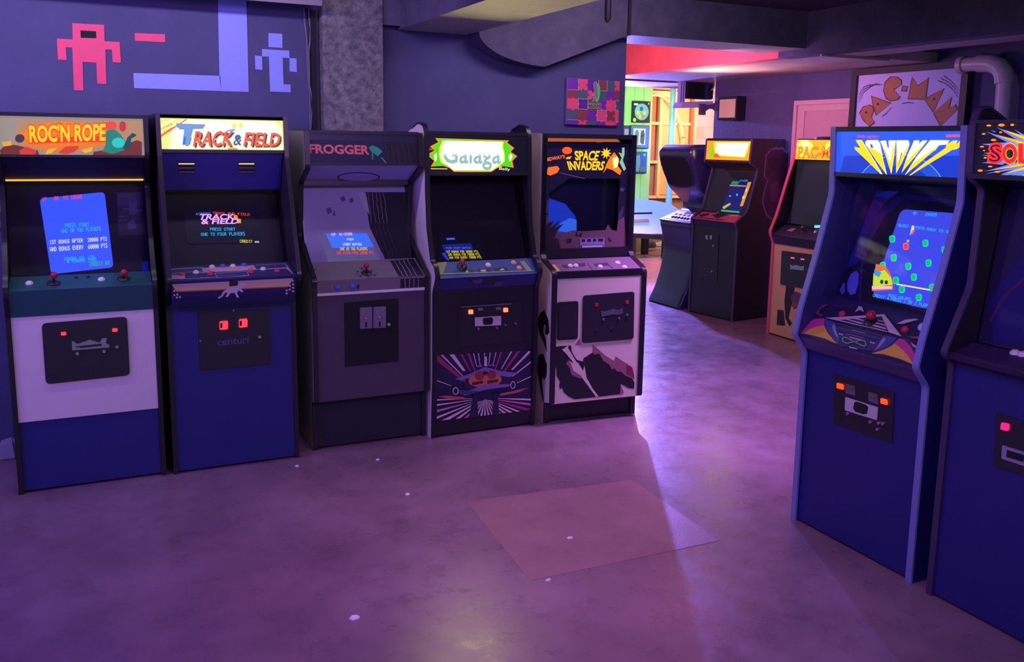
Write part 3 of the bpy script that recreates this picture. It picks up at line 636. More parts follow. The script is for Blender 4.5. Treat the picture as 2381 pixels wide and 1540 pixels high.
for x0, x1, dy in ((836, 864, 0), (867, 896, -1.5)):
    k = fp.poly('coin_entry', mat('grey_coin_plate', (0.2, 0.17, 0.22, 1), 0.4), [(x0, 715 + dy), (x1, 713.5 + dy), (x1, 763 + dy), (x0, 764 + dy)], 0.005, 0.011, cd, 0.004)
    m_ = (x0 + x1) / 2
    fp.poly('coin_slot', HOLE, [(m_ - 2, 749 + dy), (m_ + 2, 749 + dy), (m_ + 2, 760 + dy), (m_ - 2, 760 + dy)], 0.002, 0.0125, k)
    disc(Plane(c, fp.L(0, 0, .011), fp.e1, fp.e2, fp.n), 'return_button', CHROME, (m_, 739 + dy), 0.008, 0.01, k)
disc(Plane(c, fp.L(0, 0, .006), fp.e1, fp.e2, fp.n), 'lock', CHROME, (903, 754), 0.011, 0.012, cd)
bz = c.panel('bezel', mat('lavender_bezel_card', (0.55, 0.5, 0.85, 1), 0.5, var=0.04), .22, 1.02, .36, 1.455, 0.01)
GX = C(80, 120, 140)
bz.art('bezel_print', [(ROADK, [(846, 447), (942, 447), (964, 606), (898, 606), (884, 580), (860, 530)]), (mat('bezel_cream', (0.7, 0.66, 0.7, 1), 0.5), [(830, 449), (850, 448), (860, 500), (846, 484)])] +
    [(ROADL, wig(856 + 9 * k, 448, 864 + 9 * k, 520, .9)) for k in range(5)] + [(C(90, 84, 110), wig(868 + 10 * k, 520, 896 + 10 * k, 604, .6)) for k in range(4)] +
    [(GX, q) for q in ([(790, 460), (800, 456), (804, 466), (796, 470)], [(812, 464), (820, 460), (822, 470), (814, 472)], [(758, 486), (768, 482), (772, 494), (762, 498)], [(772, 500), (778, 490), (780, 502)])])
scr = bz.screen('monitor_screen', E(92, 88, 140, 0.8), [(742, 545), (853, 543), (884, 606), (764, 611)], [
    (E(255, 200, 220, 1.2), '1UP  HI-SCORE', [(768, 543), (818, 542), (819, 548), (769, 549)]), (WH, 'PUSH', [(806, 555), (821, 555), (821, 560), (806, 560)]), (WH, 'START BUTTON', [(797, 566), (839, 566), (840, 572), (797, 572)]),
    (YE, 'ONE OR TWO PLAYERS', [(790, 576.5), (853, 576), (854, 583), (790, 583)]), (E(255, 60, 70, 1.2), 'ONE EXTRA FROG 20000 PTS', [(782, 585.5), (867, 585), (868, 592), (783, 592)])],
    shapes=[(E(58, 112, 250, 1.05), [(757, 544), (852, 543), (869, 575), (772, 577)])], rnd=0.006)
c.panel('glass', GLASS, .185, 1.035, .285, 1.45, 0.004)
c.panel('glass_retainer', SATIN, .28, 1.445, .285, 1.475, 0.012)
SPB = mat('blue_grey_panel', (0.42, 0.42, 0.92, 1), 0.45)
sp = c.panel('speaker_panel', SPB, .275, 1.475, .105, 1.56, 0.012)
og = circ(834, 411.5, 49, 10.5, 24); grl = sp.poly('speaker_grille', HOLE, og, 0.002, 0.002)
sp.poly('grille_mesh', SPB, circ(834, 411.5, 46, 9, 24), 0.002, 0.0035, grl)
mq = c.panel('marquee', mat('unlit_navy_sign', (0.014, 0.014, 0.05, 1), 0.35), .108, 1.572, .113, 1.735, 0.008, 0.018)
c.panel('marquee_retainer', SATIN, .100, 1.56, .100, 1.574, 0.014, 0.018); c.panel('marquee_retainer', SATIN, .106, 1.728, .106, 1.742, 0.014, 0.018)
mq.art('marquee_print', [(C(26, 24, 66), [(708, 324), (888, 330), (901, 386), (711, 384)]), (C(70, 64, 84), [(711, 379), (901, 382), (901, 387), (711, 385)]), (C(20, 18, 30), [(889, 329), (975, 332), (977, 386), (902, 387)])] +
    [(C(44, 40, 60), wig(895 + 13 * k, 333, 904 + 13 * k, 380, 1.4, 8)) for k in range(6)] +
    [(C(50, 170, 130), [(857, 343), (866, 338), (880, 344), (889, 353), (878, 364), (868, 356), (862, 352)]), (C(50, 170, 130), [(884, 366), (888, 366), (900, 380), (897, 381)]), (C(50, 150, 120), [(864, 352), (868, 353), (867, 372), (864, 371)])])
mq.text('lettering', C(240, 130, 125), 'FROGGER', [(718, 336), (856, 339), (857, 359), (720, 356)], 0.003, outline=(C(205, 100, 100), 0.045), spread=-0.01)

# ---- 4: cabinet with the white-hot starburst marquee
c = Cabinet(2.045, 4.63, 0, 0.662, 'black arcade cabinet with glaring green-edged starburst marquee and ray-burst spaceship lower front', ROW)
c.sides([(0, 0), (-.02, .37), (-.02, .86), (-.06, .925), (-.07, .958), (-.035, 1.018), (.012, 1.03), (.075, 1.21), (.10, 1.43), (.10, 1.535), (.112, 1.74), (.14, 1.785), (.22, 1.80), (.33, 1.77)], [(.80, 0), (.80, 1.70), (.45, 1.73)], WHITEP, BLACKV, ew=0.024)
c.carcass(.80, (.11, .8), 1.752)
c.panel('kick_plate', BLACK, .004, 0.012, -.002, .10); mid = c.panel('front_panel', BLACK, -.004, .10, -.012, .868)
ar = c.plane(-.004, .10, -.012, .868)
f, t = cp_faces(c, C(42, 74, 140), C(32, 40, 110), .868, -.016, -.05, .94, .035, 1.02)
pk = C(196, 130, 165); wh = C(222, 195, 205); mg = C(160, 50, 105); nv = C(34, 26, 70)
A4 = [(1014.5, 826), (1233, 815), (1233, 953), (1014, 978)]
plate = ar.poly('art_panel', nv, A4, 0.004, 0.003)
cx, cy = 1126, 925
def hit(a):
    # from the centre of the burst out to the border of the picture
    dx, dy = math.cos(a), math.sin(a); best = 1e9
    for i in range(4):
        (x1, y1), (x2, y2) = A4[i], A4[(i + 1) % 4]; ex, ey = x2 - x1, y2 - y1; den = dx * ey - dy * ex
        if abs(den) < 1e-9: continue
        s_ = ((x1 - cx) * ey - (y1 - cy) * ex) / den; w_ = ((x1 - cx) * dy - (y1 - cy) * dx) / den
        if s_ > 0 and -1e-6 <= w_ <= 1 + 1e-6: best = min(best, s_)
    return (cx + dx * best, cy + dy * best)
rays = []
for k, (a, w_, m_, s0) in enumerate([(-140, 2.4, mg, 40), (-135, .8, wh, 50), (-127, 2.0, wh, 62), (-118, 1.2, mg, 60), (-110, 1.6, mg, 60), (-104, .6, wh, 70), (-98, .6, wh, 72), (-90, .5, wh, 80), (-83, .6, wh, 72), (-76, .5, wh, 72), (-70, 1.2, mg, 60), (-60, .7, wh, 62), (-54, 1.4, mg, 50), (-46, 1.0, wh, 60), (-38, .7, wh, 60), (-160, .5, wh, 70), (-25, .5, wh, 70),
    (2, 1.2, wh, 20), (8, 1.4, pk, 20), (15, 2.0, mg, 20), (22, 1.4, wh, 16), (29, 2.0, wh, 14), (37, 2.4, wh, 12), (46, 2.4, pk, 10), (55, 2.6, wh, 10), (66, 3, wh, 8), (78, 3, wh, 8), (90, 3, wh, 8), (102, 3, wh, 8), (114, 3, wh, 8), (125, 2.6, wh, 10), (134, 2.4, pk, 12), (143, 2.0, wh, 12), (151, 2.0, wh, 14), (158, 1.2, wh, 16), (165, 1.3, pk, 20), (172, 1.0, wh, 20), (178, .8, wh, 25)]):
    r = math.radians(a); p1 = hit(r - math.radians(w_)); p2 = hit(r + math.radians(w_))
    q = lambda p: (cx + (p[0] - cx) * s0 / 100, cy + (p[1] - cy) * s0 / 100)
    rays.append((m_, [q(p1), p1, p2, q(p2)]))
lav = C(120, 105, 165); orr = C(205, 105, 85); rdd = C(150, 45, 60)
ship = [(lav, [(1056, 880), (1090, 868), (1126, 852), (1165, 862), (1200, 866), (1185, 876), (1150, 872), (1126, 862), (1100, 874), (1070, 884)]), (nv, [(1075, 890), (1126, 866), (1180, 876), (1190, 892), (1126, 912), (1080, 905)]),
    (orr, circ(1111, 884, 24, 15)), (orr, circ(1142, 881, 22, 14)), (rdd, circ(1113, 873, 11, 10)), (rdd, circ(1141, 870, 11, 10)), (C(70, 40, 50), [(1095, 888), (1121, 884), (1121, 890), (1096, 895)]), (C(70, 40, 50), [(1130, 884), (1155, 880), (1156, 887), (1131, 891)]),
    (lav, [(1066, 915), (1126, 893), (1188, 892), (1180, 898), (1126, 905), (1080, 918)]), (C(60, 58, 120), [(1060, 905), (1110, 908), (1100, 914), (1064, 916)]), (wh, circ(1057, 908, 7, 9)), (nv, circ(1057, 908, 5, 7)), (wh, circ(1190, 894, 6, 9)), (nv, circ(1190, 894, 4.4, 7)),
    (C(200, 80, 90), [(1016, 921), (1036, 918), (1078, 922), (1078, 928), (1040, 926)]), (C(190, 90, 110), [(1228, 899), (1190, 908), (1160, 914), (1160, 919), (1200, 912)]),
    (nv, [(1098, 918), (1106, 918), (1110, 968), (1088, 970)]), (nv, [(1146, 916), (1154, 914), (1158, 960), (1142, 962)]), (wh, [(1124, 828), (1129, 828), (1130, 850), (1123, 850)]), (lav, [(1106, 852), (1114, 844), (1120, 852)]), (lav, [(1134, 850), (1144, 842), (1148, 850)])]
ar.art('panel_print', rays + ship, off=0.0036, parent=plate)
cd = ar.poly('coin_door', SATIN, [(1066, 713), (1212, 700), (1212, 795), (1066, 808)], 0.012, 0.004, bevel=0.002)
ar.poly('door_top_edge', mat('bright_metal_edge', (0.8, 0.62, 0.5, 1), 0.25, 1.0), [(1068, 712), (1184.5, 703.5), (1184.5, 707), (1068, 714)], 0.010, 0.022, cd)
for x, y in ((1093.5, 725), (1174.5, 720.5)): ar.poly('coin_lamp', LAMP_O, [(x - 5, y - 4.5), (x + 5, y - 5), (x + 5, y + 4.5), (x - 5, y + 5)], 0.006, 0.011, cd, 0.004)
for x, y in ((1115, 718.5), (1156.5, 717)): ar.poly('coin_entry', STEEL, [(x - 6, y - 3), (x + 6, y - 3.6), (x + 7, y + 3), (x - 4, y + 3.6)], 0.004, 0.01, cd)
lab = ar.poly('emblem_plate', mat('silver_plate', (0.6, 0.52, 0.55, 1), 0.45), [(1103, 738), (1164, 734), (1164, 756), (1103.5, 758.6)], 0.003, 0.008, cd, 0.003)
ar.poly('emblem', HOLE, [(1124, 739), (1142, 737.5), (1145, 741), (1144, 752), (1141, 754), (1125, 755.5), (1122, 752), (1121, 742)], 0.001, 0.0092, lab)
for p in ((1112, 765), (1155, 763), (1174.6, 755.6), (1198.5, 752.6)): disc(Plane(c, ar.L(0, 0, .004), ar.e1, ar.e2, ar.n), 'lock', CHROME, p, 0.0085, 0.01, cd)
t.art('panel_print', [(C(150, 150, 110), [(1017, 611), (1040, 609), (1030, 636), (1018, 640)]), (C(150, 150, 110), [(1208, 608), (1219, 607), (1238, 631), (1226, 632)]), (C(30, 28, 60), [(1066, 628), (1098, 627), (1104, 635), (1072, 637)]), (C(30, 28, 60), [(1108, 627), (1138, 625), (1143, 633), (1112, 635)]), (C(30, 28, 60), [(1146, 624), (1176, 622), (1184, 630), (1152, 632)]),
    (C(180, 190, 160), [(1082, 634), (1086, 628), (1090, 634)]), (C(190, 200, 150), circ(1124, 630, 7, 2.4)), (C(200, 200, 170), [(1160, 630), (1168, 624), (1174, 629)]), (C(140, 150, 120), [(1016, 637), (1241, 629), (1242, 631.5), (1017, 640)])])
f.art('front_print', [(C(28, 30, 64), [(1066, 643), (1150, 640), (1176, 652), (1130, 664), (1090, 654)]), (C(90, 70, 130), [(1098, 651), (1120, 648), (1122, 657), (1104, 660)]), (C(80, 60, 110), [(1150, 658), (1166, 654), (1168, 662), (1150, 665)])])
joystick(t, (1074, 621), (1075, 609.5)); buttons(t, [((1135, 617), WHITEB), ((1194, 611.5), ORNB), ((1207, 624), ORNB)], 0.0135)
bz = c.panel('bezel', mat('black_bezel', (0.012, 0.011, 0.026, 1), 0.6), .10, 1.0, .33, 1.50, 0.01)
bz.screen('monitor_screen', DARKSCR, [(1020, 544), (1110, 540), (1126, 606), (1038, 608)], [
    (E(60, 120, 255, 1.2), 'PUSH START BUTTON', [(1036, 576), (1093, 575.5), (1094, 580), (1037, 580)]), (YE, '1ST BONUS FOR 20000 PTS', [(1036, 584), (1109, 583.5), (1111, 589), (1037, 589)]),
    (YE, '2ND BONUS FOR 70000 PTS', [(1040, 590.5), (1113, 590), (1115, 595.5), (1041, 596)]), (YE, 'AND FOR EVERY 70000 PTS', [(1043, 598), (1117, 596.5), (1119, 602), (1044, 603)])],
    shapes=[(E(26, 34, 120, 1.), [(1026, 570), (1094, 566), (1100, 582), (1036, 590)]), (E(40, 60, 200, 1.), [(1037, 554), (1057, 553), (1058, 558), (1038, 559)]), (E(90, 140, 255, 1.2), [(1038, 556), (1056, 555.5), (1056, 557), (1038, 557.5)]), (E(40, 60, 190, 1.), [(1026, 590), (1034, 588), (1044, 606), (1038, 606)])])
c.panel('glass', GLASS, .045, 1.022, .185, 1.505, 0.004)
mq = c.panel('marquee', mat('unlit_black_sign', (0.012, 0.012, 0.02, 1), 0.35), .105, 1.522, .113, 1.742, 0.008, 0.018)
c.panel('marquee_retainer', SATIN, .098, 1.505, .098, 1.524, 0.014, 0.018)
HOT = E(255, 242, 150, 60.0); GRN = E(70, 200, 20, 1.2); OUT = E(255, 120, 20, 1.3); YEL = E(255, 235, 60, 2.0)
def zg(pts): return [(960 + x / 3.755, 290 + y / 3.755) for x, y in pts]
burst = [(195, 118), (520, 128), (838, 138), (822, 156), (885, 205), (852, 236), (910, 275), (868, 318), (880, 376), (790, 362), (735, 380), (685, 412), (525, 413), (360, 412), (318, 378), (262, 360), (155, 366), (186, 318), (122, 263), (188, 225), (150, 190), (222, 152)]
sc = lambda pts, k: [(520 + (x - 520) * k, 265 + (y - 265) * k) for x, y in pts]
mq.art('marquee_print', [(OUT, zg(burst)), (GRN, zg(sc(burst, .965))), (YEL, zg([(258, 140), (790, 150), (785, 190), (800, 260), (800, 320), (760, 350), (690, 400), (355, 400), (300, 355), (245, 330), (228, 262), (232, 200)])),
    (HOT, zg([(275, 142), (775, 152), (770, 200), (788, 260), (780, 330), (680, 394), (365, 394), (270, 330), (245, 262), (258, 200)])), (HOT, zg([(186, 268), (205, 250), (206, 290), (196, 318)])), (HOT, zg([(838, 270), (852, 255), (868, 278), (845, 318)])),
    (E(190, 70, 40, .9), zg([(112, 195), (140, 200), (185, 215), (170, 225), (112, 225)])), (E(230, 200, 80, 1.0), zg([(155, 380), (300, 382), (300, 390), (155, 389)]))])
def grad_lit(name, bottom, top, s):
    m = bpy.data.materials.new(name); m.use_nodes = True; nt = m.node_tree; b = nt.nodes['Principled BSDF']
    tc = nt.nodes.new('ShaderNodeTexCoord'); sx = nt.nodes.new('ShaderNodeSeparateXYZ'); cr = nt.nodes.new('ShaderNodeValToRGB')
    nt.links.new(tc.outputs['Generated'], sx.inputs[0]); nt.links.new(sx.outputs['Z'], cr.inputs[0]); nt.links.new(cr.outputs[0], b.inputs['Emission Color'])
    cr.color_ramp.elements[0].position = 0.5; cr.color_ramp.elements[1].position = 0.72; cr.color_ramp.elements[0].color = bottom; cr.color_ramp.elements[1].color = top
    b.inputs['Emission Strength'].default_value = s; return m
mq.text('lettering', grad_lit('green_letter_glare', rgb(0, 150, 40), rgb(255, 252, 215), 1.1), 'Galaga', [(1030, 333), (1163, 334), (1163, 395), (1030, 394)], 0.006, spread=0.03)  # letter tops fade to white, the sign's glare put into the colour
mq.text('lettering', E(240, 240, 220, 1.2), 'Bally', [(1161, 388), (1186, 391), (1185, 399), (1160, 397)], 0.003)

CREAM = mat('aged_cream_laminate', (0.66, 0.60, 0.47, 1), 0.5, var=0.06, scale=5)
# ---- 5: white cabinet with monitor box and black beast silhouette
c = Cabinet(2.757, 4.61, math.radians(-4.0), 0.628, 'cream-white arcade cabinet with black jagged silhouette on front and tall orange space-scene glass', ROW)
c.sides([(.0, 0), (.0, .125), (-.085, .145), (-.085, .93), (-.07, .95), (.07, 1.0), (.10, 1.03), (.10, 1.75)], [(.62, 0), (.62, 1.68), (.34, 1.755)], CREAM, BLACKV, ew=0.03, rnd=0.012)
c.carcass(.62, (.11, .34), 1.752)
c.panel('kick_plate', BLACK, .012, 0.012, .012, .14)
c.panel('trim_strip', BLACKV, -.082, .905, -.082, .945, 0.01)
fp = c.panel('front_panel', CREAM, -.078, .14, -.078, .908)
t = c.panel('control_panel', C(120, 96, 120), -.072, .948, .075, 1.0)
t.art('panel_print', [(C(205, 170, 110), [(1276, 617), (1290, 615), (1303, 631), (1289, 632)]), (C(70, 54, 78), [(1306, 617), (1360, 612), (1362, 619), (1310, 624)]), (C(70, 54, 78), [(1380, 614), (1412, 611), (1416, 617), (1386, 621)]), (C(150, 120, 140), [(1301, 613), (1302, 613), (1316, 630), (1314, 630)]), (C(70, 56, 80), [(1365, 612), (1366, 612), (1378, 627), (1376, 627)]), (C(70, 56, 80), [(1408, 611), (1409, 611), (1425, 624), (1423, 624)])])
buttons(t, [((1326, 619), WHITEB), ((1339, 618.5), WHITEB), ((1395.6, 621), WHITEB), ((1436, 612), WHITEB), ((1452, 622), WHITEB)], 0.0135)
sd = fp.poly('speaker_door', HOLE, [(1295, 703), (1344, 700), (1342.7, 788), (1294, 791.5)], 0.010, 0.006, rnd=0.016)
fp.poly('speaker_door_inset', SATIN, [(1299, 712), (1340, 709), (1339, 782), (1298, 786)], 0.003, 0.008, sd, 0.012)
cd = fp.poly('coin_door', SATIN, [(1355, 687.5), (1474, 678), (1472, 788), (1352.5, 798)], 0.012, 0.009, rnd=0.018, bevel=0.002)
for q in ([(1395, 700), (1412, 699), (1412, 712), (1395, 713)], [(1432, 696), (1449, 694.5), (1449, 708), (1432, 709.5)]): coin_chute(fp, q, cd)
for p in ((1385.5, 708), (1456.5, 702)): fp.poly('coin_lamp', mat('unlit_red_lens', (0.45, 0.03, 0.05, 1), 0.3), [(p[0] - 3.5, p[1] - 4), (p[0] + 3.5, p[1] - 4.4), (p[0] + 3.5, p[1] + 4), (p[0] - 3.5, p[1] + 4.4)], 0.004, 0.013, cd, 0.003)
fp.poly('emblem_plate', STEEL, [(1395, 721), (1400, 724), (1412, 722), (1424, 718), (1436, 720.5), (1446, 715), (1446, 728), (1440, 731), (1420, 731), (1397, 736)], 0.003, 0.0125, cd)
for p in ((1402.5, 743), (1439, 740), (1458, 733)): disc(Plane(c, fp.L(0, 0, .009), fp.e1, fp.e2, fp.n), 'lock', STEEL, p, 0.008, 0.01, cd)
for p in ((1386, 769), (1422, 765)): disc(Plane(c, fp.L(0, 0, .009), fp.e1, fp.e2, fp.n), 'coin_return', HOLE, p, 0.012, 0.003, cd)
def z2(pts): return [(1210 + x / 3.58, 580 + y / 3.58) for x, y in pts]
K = mat('print_black', (0.010, 0.008, 0.016, 1), 0.5); TAN = C(140, 96, 104)
fp.art('front_print', [(TAN, z2([(600, 790), (700, 880), (780, 930), (790, 890), (850, 930), (930, 980), (945, 1030), (950, 1080), (860, 1070), (700, 950), (600, 860)])), (C(120, 40, 70), z2([(880, 960), (930, 985), (946, 1070), (880, 1040)])), (TAN, z2([(270, 568), (285, 600), (284, 680), (272, 690)])), (TAN, z2([(272, 760), (300, 800), (280, 800)])), (TAN, z2([(455, 795), (490, 740), (505, 795)])),
    (K, z2([(278, 815), (330, 805), (420, 800), (430, 870), (470, 920), (520, 935), (525, 905), (550, 890), (600, 858), (612, 875), (655, 868), (690, 930), (740, 960), (760, 1000), (785, 990), (800, 1015), (840, 1020), (870, 1050), (930, 1075), (948, 1110), (945, 1160), (900, 1155), (835, 1120), (830, 1205), (640, 1228), (450, 1248), (400, 1225), (360, 1190), (345, 1150), (330, 1165), (320, 1130), (330, 1105), (300, 1050), (300, 1000), (275, 940)])),
    (TAN, z2([(378, 950), (405, 918), (440, 960), (470, 1010), (520, 1075), (480, 1070), (425, 1045), (410, 990)])), (CREAM, z2([(412, 930), (455, 960), (500, 1050), (440, 1010)])), (CREAM, z2([(345, 835), (395, 800), (430, 870), (520, 1010), (545, 1060), (600, 1160), (650, 1225), (630, 1230), (520, 1080), (430, 930), (375, 862)])), (K, z2([(392, 815), (402, 812), (475, 935), (470, 945)])), (CREAM, z2([(530, 965), (548, 1060), (515, 1040)])),
    (TAN, z2([(832, 1130), (860, 1190), (850, 1200), (826, 1205)]))], off=0.0008)
# side silhouette print
sdp = c.flank(-c.w / 2, -1)
sdp.art('side_print', [(K, [(x, y) for x, y in z2([(165, 530), (200, 505), (235, 590), (242, 690), (225, 715), (205, 700), (212, 640), (200, 620), (190, 680), (215, 760), (222, 860), (195, 780), (160, 700), (140, 600)])]), (K, z2([(150, 880), (190, 870), (222, 960), (220, 1050), (200, 1090), (185, 1060), (180, 1100), (195, 1250), (190, 1285), (160, 1120), (140, 1000)]))])
# monitor box
h = c.w / 2
b = MB()
for u0, u1, z0, z1 in ((-h + .001, h - .001, 1.725, 1.752), (-h + .001, h - .001, 1.0, 1.06), (-h + .001, -h + .026, 1.06, 1.725), (h - .026, h - .001, 1.06, 1.725)): b.box(u0, u1, .096, .12, z0, z1)
b.build('monitor_frame', BLACK, c.root)
bg = c.panel('backdrop', mat('space_backdrop', (0.02, 0.02, 0.09, 1), 0.6, var=0.3, scale=6), .30, 1.03, .30, 1.70, 0.01)
gz = c.plane(.125, 1.055, .125, 1.728)
def z1(pts): return [(1210 + x / 3.755, 290 + y / 3.755) for x, y in pts]
bg.art('screen_reflection_print', [(E(40, 70, 235, 0.55), z1([(240, 640), (390, 690), (480, 800), (490, 930), (300, 950), (240, 900)])), (E(60, 110, 255, 0.8), z1([(350, 860), (430, 815), (490, 830), (490, 920), (440, 930), (400, 940), (330, 930)]))])
GT = gz
glassp = c.plane(.128, 1.055, .128, 1.728).slab('glass', GLASS, -h + .03, h - .03, 0, .672, 0.004)
brn = C(112, 82, 92); drk = C(44, 32, 44)
GT.art('glass_print', [(C(30, 24, 62), z1([(186, 155), (975, 165), (968, 420), (860, 470), (420, 470), (186, 470)])), (C(24, 22, 60), z1([(186, 470), (420, 470), (250, 600), (240, 830), (184, 960)])), (C(22, 18, 44), z1([(968, 420), (925, 1095), (850, 920), (850, 700), (870, 500), (860, 470)])),
    (C(78, 80, 120), z1([(213, 555), (222, 640), (245, 670), (245, 770), (170, 790), (172, 700), (195, 640)])), (C(60, 60, 92), z1([(905, 700), (890, 800), (850, 840), (855, 780)])), (C(90, 88, 130), star(1446, 441, 7)),
    (brn, z1([(165, 800), (244, 790), (246, 900), (300, 950), (400, 940), (450, 925), (560, 930), (640, 925), (740, 920), (765, 870), (790, 915), (840, 930), (850, 840), (905, 800), (925, 1098), (560, 1110), (190, 1112), (165, 1000)])), (drk, z1([(190, 960), (330, 1000), (350, 1080), (240, 1105), (190, 1080)])), (drk, z1([(190, 930), (240, 860), (290, 840), (260, 900), (345, 830), (300, 905), (378, 860), (320, 930), (300, 980), (220, 1000)])),
    (drk, z1([(400, 1000), (450, 990), (440, 1030), (400, 1040)])), (drk, z1([(470, 970), (490, 930), (500, 970), (540, 935), (530, 980)])), (drk, z1([(760, 980), (800, 1015), (770, 1020)]))])
FIRE = E(255, 120, 25, 1.2); YO = E(255, 190, 30, 1.4)
GT.art('lit_print', [(E(235, 90, 30, 1.1), z1(circ(405, 226, 44, 32))), (E(235, 110, 40, 1.), z1([(240, 372), (320, 360), (340, 385), (320, 420), (260, 445), (220, 430)])), (YO, z1([(745 + (50 if k % 2 == 0 else 22) * math.cos(k * math.pi / 9), 250 + (52 if k % 2 == 0 else 24) * math.sin(k * math.pi / 9)) for k in range(18)])),
    (FIRE, z1([(770, 300), (815, 240), (860, 300), (848, 360), (880, 405), (865, 440), (800, 395), (750, 380), (720, 425), (745, 350)])), (E(255, 215, 120, 2.2), z1([(800, 300), (840, 275), (855, 320), (840, 370), (812, 380)])), (E(150, 200, 160, .9), z1([(885, 200), (905, 200), (905, 260), (890, 310), (918, 385), (900, 405), (862, 330), (880, 290), (852, 240), (882, 255)])), (E(255, 160, 40, 1.2), z1([(398, 285), (445, 275), (430, 300), (395, 302)])), (E(120, 100, 140, .8), z1([(340, 418), (560, 470), (558, 473), (340, 421)]))], off=0.0045)
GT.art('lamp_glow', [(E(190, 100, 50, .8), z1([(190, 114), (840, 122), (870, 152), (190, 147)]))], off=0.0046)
GT.text('lettering', YO, 'SPACE', z1([(470, 232), (690, 232), (665, 312), (480, 308)]), 0.006, spread=0.03)
GT.text('lettering', YO, 'INVADERS', z1([(405, 322), (735, 322), (715, 395), (425, 395)]), 0.006, spread=0.03)
GT.text('lettering', E(255, 110, 60, 1.2), "MIDWAY'S", z1([(212, 292), (385, 262), (384, 292), (218, 322)]), 0.006, spread=0.02)
cardp = GT.poly('instruction_card', C(150, 140, 180), z1([(517, 985), (732, 980), (730, 1090), (520, 1095)]), 0.002, 0.0065)
GT.art('card_print', [(C(30, 26, 50), z1(q)) for q in ([(520, 988), (728, 983), (728, 987), (520, 992)], [(530, 1000), (562, 999), (562, 1022), (530, 1023)], [(580, 998), (612, 997), (612, 1020), (580, 1021)], [(630, 996), (656, 996), (656, 1019), (630, 1020)], [(674, 995), (718, 994), (718, 1017), (674, 1018)])] + [(C(30, 26, 50), z1([(525, 1050), (722, 1045), (722, 1072), (525, 1078)])), (C(205, 195, 225), z1([(532, 1055), (716, 1050), (716, 1066), (532, 1072)]))], off=0.007, parent=cardp)
# ------------------------------------------------------------------ cabinets on the right
R90 = -math.pi / 2
# ---- 6: blue-edged cabinet with the fanned yellow lettering
c = Cabinet(2.85, 2.60, R90, 0.664, 'navy arcade cabinet with pale blue edge moulding, fanned yellow letters and pink-yellow panel art', RIGHT)
BLUEEDGE = mat('pale_blue_moulding', (0.20, 0.22, 0.50, 1), 0.4)
DNAVY = mat('deep_navy_laminate', (0.014, 0.014, 0.15, 1), 0.45, var=0.1, scale=10)
c.sides([(0, 0), (-.004, .80), (-.06, .865), (-.07, .885), (-.045, 1.0), (.025, 1.24), (.09, 1.50), (.085, 1.585), (.075, 1.785)], [(.80, 0), (.80, 1.785)], DNAVY, BLUEEDGE, ew=0.026, inner=mat('navy_inner_side', (0.03, 0.03, 0.16, 1), 0.35))
c.carcass(.80, (.10, .8), 1.785)
fp = c.panel('front_panel', DNAVY, .012, 0.012, .008, .815)
t = c.panel('control_panel', C(44, 38, 84), -.052, .872, .13, 1.045)
ul, fw_ = t.uv(1850, 775), t.uv(2130, 860)
def z6(pts): return [(1820 + x / 6.614, 680 + y / 6.614) for x, y in pts]
f = c.panel('control_panel_front', mat('slate_edge', rgb(70, 60, 110), 0.45), -.012, .815, -.054, .87)
YEL2 = C(225, 175, 75); MAG = C(205, 62, 140); SLB = C(74, 76, 140); SLL = C(150, 145, 185); PNK = C(215, 170, 180); DKP = C(36, 30, 66)
